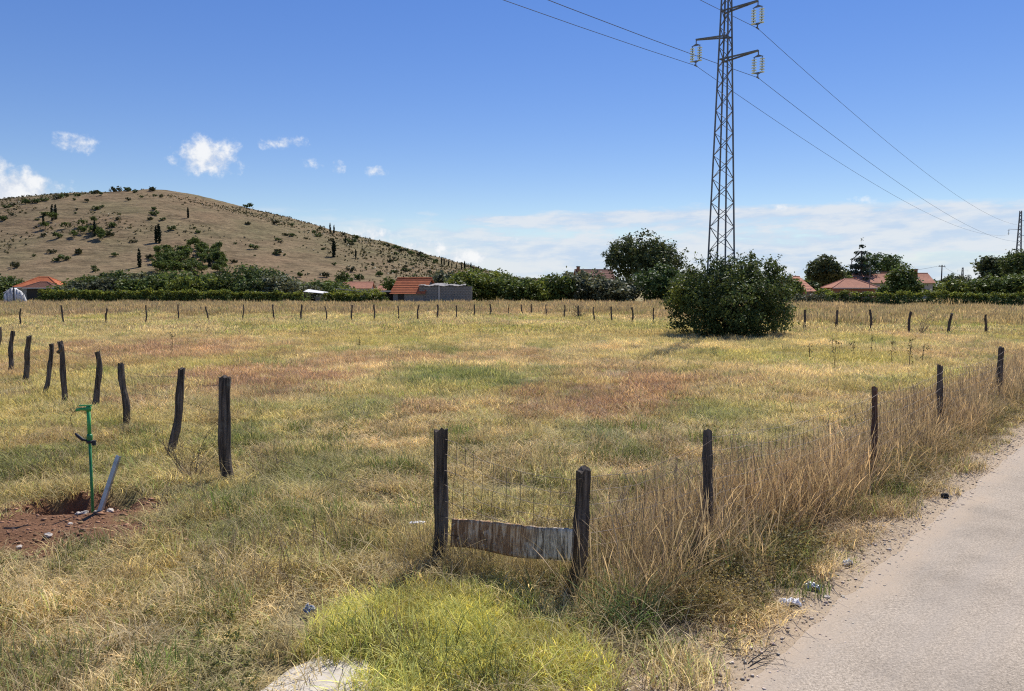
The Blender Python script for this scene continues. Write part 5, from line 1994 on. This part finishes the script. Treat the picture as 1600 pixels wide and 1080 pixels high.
M_grass = leafmat("grass_blade", (1, 1, 1), inst='tint', trans=0.42, rough=0.6, spec=0.2)
GRN = (0.72, 0.98, 0.62)
LT = (1.45, 1.36, 1.25)
lib("near_grass", [blades(200, 0.25, (0.05, 0.19), 0.0064, (0.3, 1.1), 300 + i, two=(0.25, GRN), lie=0.1, jit=1.1) for i in range(6)] +
    [blades(160, 0.25, (0.08, 0.25), 0.0056, (0.5, 1.2), 310 + i, two=(0.4, LT), lie=0.2, jit=1.1) for i in range(6)], M_grass)
lib("mid_grass", [blades(210, 0.48, (0.07, 0.22), 0.010, (0.2, 0.9), 320 + i, two=(0.25, GRN), jit=0.7) for i in range(5)] +
    [blades(180, 0.48, (0.12, 0.30), 0.009, (0.15, 0.7), 330 + i, two=(0.4, LT), head=0.5, jit=0.7) for i in range(5)], M_grass)
lib("far_grass", [blades(280, 1.1, (0.09, 0.26), 0.028, (0.1, 0.7), 340 + i, two=(0.25, GRN), jit=0.6) for i in range(4)] +
    [blades(240, 1.1, (0.15, 0.34), 0.024, (0.1, 0.6), 350 + i, two=(0.35, LT), head=0.5, jit=0.6) for i in range(4)], M_grass)
lib("tall_grass", [blades(100, 0.28, (0.25, 0.85), 0.0042, (0.05, 0.65), 360 + i, head=1.3, seg=5, two=(0.3, (1.6, 1.5, 1.4)), jit=0.9) for i in range(6)], M_grass)
lib("lush_grass", [blades(200, 0.20, (0.06, 0.16), 0.0055, (0.3, 1.1), 370 + i, two=(0.35, (1.35, 1.15, 0.9)), jit=0.6) for i in range(5)], M_grass)
lib("broad_blades", [blades(16, 0.05, (0.25, 0.55), 0.012, (0.5, 1.3), 380 + i, seg=5) for i in range(4)], M_grass)
lib("fallen_stalks", [blades(14, 0.25, (0.3, 0.6), 0.0050, (0.6, 1.1), 390 + i, seg=4, lie=0.32) for i in range(4)], M_grass)
lib("leafy_weed", [weeds(230, 0.34, 0.021, 400 + i) for i in range(5)], M_grass)
lib("small_weed", [weeds(80, 0.16, 0.024, 410 + i) for i in range(4)], M_grass)


def scatter(name, label, kind, x, y, tint, smin, smax, seed, zs=None, cat="grass"):
    g = np.random.default_rng(seed)
    n = len(x)
    me = bpy.data.meshes.new(name)
    me.vertices.add(n)
    me.vertices.foreach_set('co', np.stack([x, y, gz(x, y) - 0.005], 1).astype(np.float32).ravel())
    a = me.attributes.new('tint', 'FLOAT_COLOR', 'POINT')
    jt = 0.84 + 0.32 * g.random((n, 1))
    t = np.concatenate([tint * jt, np.ones((n, 1))], 1)
    a.data.foreach_set('color', t.astype(np.float32).ravel())
    a = me.attributes.new('turn', 'FLOAT_VECTOR', 'POINT')
    rot = np.stack([g.normal(size=n) * 0.12, g.normal(size=n) * 0.12, g.uniform(0, 6.28, n)], 1)
    a.data.foreach_set('vector', rot.astype(np.float32).ravel())
    a = me.attributes.new('size', 'FLOAT_VECTOR', 'POINT')
    s = g.uniform(smin, smax, n)
    sz = s if zs is None else s * zs
    a.data.foreach_set('vector', np.stack([s, s, sz], 1).astype(np.float32).ravel())
    a = me.attributes.new('pick', 'INT', 'POINT')
    a.data.foreach_set('value', g.integers(0, LIB[kind][1], n).astype(np.int32))
    me.update()
    o = link(name, me)
    ng = bpy.data.node_groups.new(name, 'GeometryNodeTree')
    ng.interface.new_socket("Geometry", in_out='INPUT', socket_type='NodeSocketGeometry')
    ng.interface.new_socket("Geometry", in_out='OUTPUT', socket_type='NodeSocketGeometry')
    gi, go = ng.nodes.new('NodeGroupInput'), ng.nodes.new('NodeGroupOutput')
    ci = ng.nodes.new('GeometryNodeCollectionInfo')
    ci.inputs['Collection'].default_value = LIB[kind][0]
    ci.inputs['Separate Children'].default_value = True
    ci.inputs['Reset Children'].default_value = True
    ip = ng.nodes.new('GeometryNodeInstanceOnPoints')
    ip.inputs['Pick Instance'].default_value = True

    def attr(nm, dt):
        nd = ng.nodes.new('GeometryNodeInputNamedAttribute')
        nd.data_type = dt
        nd.inputs[0].default_value = nm
        return nd.outputs[0]
    L = ng.links.new
    L(gi.outputs[0], ip.inputs['Points'])
    L(ci.outputs[0], ip.inputs['Instance'])
    L(attr('pick', 'INT'), ip.inputs['Instance Index'])
    er = ng.nodes.new('FunctionNodeEulerToRotation')
    L(attr('turn', 'FLOAT_VECTOR'), er.inputs[0])
    L(er.outputs[0], ip.inputs['Rotation'])
    L(attr('size', 'FLOAT_VECTOR'), ip.inputs['Scale'])
    L(ip.outputs[0], go.inputs[0])
    md = o.modifiers.new("scatter", 'NODES')
    md.node_group = ng
    return tag(o, label, cat, kind="stuff")


SLABC = (SLAB[1] + SLAB[2] + SLAB[4] + SLAB[5]) / 4


def in_slab(x, y):
    inside = np.zeros(len(x), bool)
    n = len(SLAB)
    for i in range(n):
        a, b = SLAB[i], SLAB[(i + 1) % n]
        c = ((a.y > y) != (b.y > y)) & (x < (b.x - a.x) * (y - a.y) / (b.y - a.y + 1e-12) + a.x)
        inside ^= c
    return inside


def wedge(y0, y1, dens, seed, side=0.80, margin=2.0):
    """random points on the ground strip y0..y1, wider than the view on both sides"""
    g = np.random.default_rng(seed)
    wmax = side * y1 + margin
    n = int(2 * wmax * (y1 - y0) * dens)
    x, y = g.uniform(-wmax, wmax, n), g.uniform(y0, y1, n)
    k = np.abs(x) < side * y + margin
    x, y = x[k], y[k]
    off = -road_off(x, y)
    edge = 0.30 + 0.5 * (fbm(x * 1.1, y * 1.1, 71, 3) - 0.5)
    # tufts thin out across the gravel
    k = (off > edge) & (g.random(len(x)) < sstep(off, 0.15, 0.7) + 0.15)
    k &= g.random(len(x)) > dirt_mask(x, y) * 1.05
    k &= ~in_slab(x, y)
    k &= np.hypot(x - SLABC.x, (y - SLABC.y) * 1.3) > 0.36
    return x[k], y[k], off[k], g


# ground cover, nearest to farthest
x, y, off, g = wedge(3.0, 9.0, 38, 1)
k = g.random(len(x)) < 0.3 + 0.7 * sstep(fbm(x * 2.3, y * 2.3, 110, 3), 0.36, 0.5)      # tufts with thatch between
x, y = x[k], y[k]
scatter("verge_grass", "short dry and olive green grass of the foreground verge", "near_grass", x, y, tint_at(x, y) * 1.22, 0.7, 1.3, 1, zs=np.clip(0.25 + 2.0 * (fbm(x * 1.7, y * 1.7, 111, 3) - 0.18), 0.4, 1.7))
x, y, off, g = wedge(9.0, 15.5, 17, 2)
scatter("field_grass", "short straw coloured and green grass in the fenced field", "near_grass", x, y, tint_at(x, y) * 1.2, 1.0, 1.6, 2, zs=0.75)
x, y, off, g = wedge(13.5, 40.0, 5.5, 3)
scatter("field_grass", "straw, reddish and green grass across the middle of the field", "mid_grass", x, y, tint_at(x, y), 0.8, 1.4, 3, zs=0.62)
x, y, off, g = wedge(36.0, 104.0, 1.0, 4)
k = (y < 96)
x, y = x[k], y[k]
scatter("field_grass", "pale golden grass at the far end of the field", "far_grass", x, y, tint_at(x, y), 0.8, 1.35, 4, zs=0.6)

# taller standing straw beyond the far fence
x, y, off, g = wedge(42.0, 97.0, 0.8, 5)
bnd = np.interp(x, [-60, -20, 0, 12, 16, 40, 70], [52, 60, 66, 58, 45, 43, 42])
k = (y > bnd + 1.0) & (fbm(x * 0.2, y * 0.2, 81, 3) > 0.36)
x, y = x[k], y[k]
tt = tint_at(x, y) * 0.3 + np.array((0.42, 0.31, 0.19)) * 0.75
scatter("straw_belt", "tall dry straw standing between the far fence and the gardens", "far_grass", x, y, tt, 1.0, 1.7, 5, zs=1.35)

# lush foreground patch
x, y, off, g = wedge(3.0, 6.6, 95, 6)
m = np.zeros(len(x))
for cx, cy, rx, ry, c, s in PATCH:
    if c is LUSH:
        d = np.sqrt(((x - cx) / rx) ** 2 + ((y - cy) / ry) ** 2) + (fbm(x * 2.4, y * 2.4, 91, 4) - 0.5) * 2.0
        m = np.maximum(m, (1 - sstep(d, 0.6, 1.15)) * s)
k = g.random(len(x)) < m
x, y = x[k], y[k]
scatter("lush_grass", "bright yellow green lush grass patch around the concrete slab", "lush_grass", x, y, 1.4 * np.ones((len(x), 1)) * (LUSH * (0.6 + 0.8 * fbm(x * 4, y * 4, 92)[:, None]) * (1 - 0.45 * sstep(fbm(x * 2.6, y * 2.6, 93), 0.5, 0.66)[:, None]) + np.array((0.16, 0.13, 0.06)) * 0.45 * sstep(fbm(x * 2.6, y * 2.6, 93), 0.5, 0.66)[:, None]), 0.8, 1.5, 6)

# tall dead grass along the roadside netting and under the board
def near_line(x, y, pts):
    d = np.full(len(x), 1e9)
    for a, b in zip(pts[:-1], pts[1:]):
        ex, ey = b[0] - a[0], b[1] - a[1]
        t = np.clip(((x - a[0]) * ex + (y - a[1]) * ey) / (ex * ex + ey * ey), 0, 1)
        d = np.minimum(d, np.hypot(x - a[0] - t * ex, y - a[1] - t * ey))
    return d


fl = [(POSTS[k_][0].x, POSTS[k_][0].y) for k_ in ('f2', 'r1', 'r2', 'r3', 'r4')]
ex = (fl[-1][0] - fl[-2][0], fl[-1][1] - fl[-2][1])
fl.append((fl[-1][0] + ex[0] * 9, fl[-1][1] + ex[1] * 9))
TB = np.array((0.37, 0.28, 0.175))
x, y, off, g = wedge(5.2, 30.0, 20, 7, 0.95, 2.0)
d = near_line(x, y, fl)
w = (1 - sstep(d, 0.15, 0.95)) * (0.3 + 0.7 * sstep(fbm(x * 0.9, y * 0.9, 95, 3), 0.36, 0.58)) * sstep(off, 0.5, 0.95) * 1.5
k = g.random(len(x)) < w * np.where(y > 14, 0.5, 1.0) * sstep(x, fl[0][0] - 0.05, fl[0][0] + 0.45)
x, y = x[k], y[k]
tt = TB[None] * (0.7 + 0.75 * fbm(x * 1.3, y * 1.3, 96)[:, None]) + np.array((0.02, 0.0, -0.01))[None] * sstep(fbm(x * .7, y * .7, 97), 0.45, 0.65)[:, None]
scatter("dead_tall_grass", "tall brown dead grass crowding the roadside netting", "tall_grass", x, y, tt, 0.5, 1.15, 7)
pts = [(POSTS['f1'][0].x - 0.15, POSTS['f1'][0].y), (POSTS['f2'][0].x, POSTS['f2'][0].y)]
x, y, off, g = wedge(4.6, 7.6, 42, 8)
d = near_line(x, y, pts)
k = g.random(len(x)) < (1 - sstep(d, 0.1, 0.42)) * 0.75
x, y = x[k], y[k]
scatter("board_grass", "brown and green seeding grass growing through the netting at the old board", "tall_grass", x, y, np.array((0.33, 0.26, 0.14))[None] * (0.65 + 0.7 * fbm(x * 3, y * 3, 98)[:, None]), 0.3, 0.62, 8)
# scattered taller stems in the field
x, y, off, g = wedge(7.0, 34.0, 1.6, 9)
k = g.random(len(x)) < sstep(fbm(x * 0.6, y * 0.6, 99, 3), 0.42, 0.62)
x, y = x[k], y[k]
scatter("seeding_stems", "thin seeding stems sprinkled over the field", "tall_grass", x, y, tint_at(x, y) * 0.95, 0.28, 0.62, 9)
# belt of weeds between the dead grass and the gravel
x, y, off, g = wedge(4.2, 22.0, 95, 10, 0.95, 2.0)
w = sstep(off, 0.3, 0.6) * (1 - sstep(off, 1.0, 1.9)) * sstep(fbm(x * 1.2, y * 1.2, 101, 3), 0.38, 0.6) * sstep(x, 0.9, 1.6)
k = g.random(len(x)) < w * np.where(y > 10, 0.5, 1.0)
x, y = x[k], y[k]
WG = np.array((0.23, 0.20, 0.10))
tt = WG[None] * (0.6 + 0.9 * fbm(x * 1.5, y * 1.5, 102)[:, None]) + np.array((0.045, 0.022, 0.008))[None] * sstep(fbm(x * .9, y * .9, 103), 0.42, 0.6)[:, None]
scatter("roadside_weeds", "dusty olive green and brown weeds along the gravel shoulder", "leafy_weed", x, y, tt, 0.5, 1.15, 10, cat="weeds")
# low weeds in the verge
x, y, off, g = wedge(3.4, 13.0, 26, 11)
k = g.random(len(x)) < sstep(fbm(x * 0.8, y * 0.8, 104, 3), 0.5, 0.68) * 0.8
x, y = x[k], y[k]
scatter("verge_weeds", "small dark green weeds between the verge grass", "small_weed", x, y, np.array((0.20, 0.205, 0.08))[None] * (0.7 + 0.6 * g.random((len(x), 1))), 0.45, 1.0, 11, cat="weeds")
# broad green blades near the second board post
x, y, off, g = wedge(4.4, 6.6, 60, 12)
c1, c2 = gp(940, 960), gp(1080, 890)
w = np.maximum(np.exp(-((x - c1.x) ** 2 + (y - c1.y) ** 2) / 0.16), np.exp(-((x - c2.x) ** 2 + (y - c2.y) ** 2) / 0.2))
k = g.random(len(x)) < w * 0.75
x, y = x[k], y[k]
scatter("broad_leaved_grass", "fresh broad-bladed grass arching at the foot of the board post", "broad_blades", x, y, np.array((0.17, 0.24, 0.075))[None] * (0.75 + 0.5 * g.random((len(x), 1))), 0.5, 1.0, 12)
# tussocks of greener and of dead brown grass standing out of the verge
x, y, off, g = wedge(3.4, 13.0, 1.7, 15)
tt = np.where(g.random((len(x), 1)) < 0.55, np.array((0.19, 0.215, 0.075))[None], np.array((0.33, 0.255, 0.15))[None]) * (0.8 + 0.5 * g.random((len(x), 1)))
scatter("grass_tussocks", "upright tussocks of greener and dead grass standing out of the verge", "near_grass", x, y, tt, 0.8, 1.25, 15, zs=1.9)
# pale fallen stalks
x, y, off, g = wedge(3.2, 12.0, 9, 13)
k = g.random(len(x)) < 0.35 + 0.65 * sstep(x, 0.3, 1.5) * (1 - sstep(off, 1.4, 2.4))
x, y = x[k], y[k]
scatter("fallen_stalks", "pale dry stalks lying over the grass", "fallen_stalks", x, y, np.array((0.55, 0.44, 0.26))[None] * (0.7 + 0.5 * g.random((len(x), 1))), 0.6, 1.2, 13)

# mat of broken grey straw where the verge meets the gravel
x, y, off, g = wedge(3.4, 8.0, 40, 14)
k = g.random(len(x)) < (1 - sstep(off, 0.7, 1.3)) * sstep(fbm(x * 1.4, y * 1.4, 105, 3), 0.36, 0.55) * (1 - sstep(y, 6.0, 8.0))
x, y = x[k], y[k]
scatter("straw_litter", "mat of broken grey brown straw along the gravel", "fallen_stalks", x, y, np.array((0.36, 0.28, 0.19))[None] * (0.5 + 0.8 * g.random((len(x), 1))), 0.4, 0.9, 14, zs=0.6)

# single tall weeds that stand out of the field
M_weedleaf = leafmat("field_weed_leaf", (0.11, 0.10, 0.045), trans=0.3)


def field_weed(px, base, top, seed, label, group):
    b = gp(px, base)
    b.z = gz1(b.x, b.y)
    H = at(px, top, b.y).z - b.z
    rg = np.random.default_rng(seed)
    root = empty("field_weed", b)
    tip = Vector((rg.normal() * 0.05, 0, H))
    MB().tube([(0, 0, -.05), (tip.x * .3, 0.02, H * .5), tip], [0.012, 0.008, 0.004], 5).build("stem", M_twig, root)
    bl = [(tip.x * f + rg.normal() * 0.04, rg.normal() * 0.04, H * f, 0.07, 0.07, 0.07) for f in np.linspace(0.15, 1, 10)]
    V, F, c = leaf_cloud(bl, 70, 0.045, rg, per=4, clr=0.03, zmin=0.02)
    link("leaves", np_mesh("leaves", V, F, {'bc': c}), M_weedleaf, root)
    tag(root, label, "weed", group)


for i, (px, b_, t_) in enumerate([(1304, 575, 531), (1334, 562, 524), (1362, 553, 525), (1393, 575, 520), (1421, 580, 540), (1422, 560, 528), (1300, 555, 527), (1265, 566, 540), (1441, 566, 536), (562, 544, 528), (269, 552, 521)]):
    field_weed(px, b_, t_, 500 + i, "tall spindly dry weed standing up out of the field grass", "tall weeds in the field")
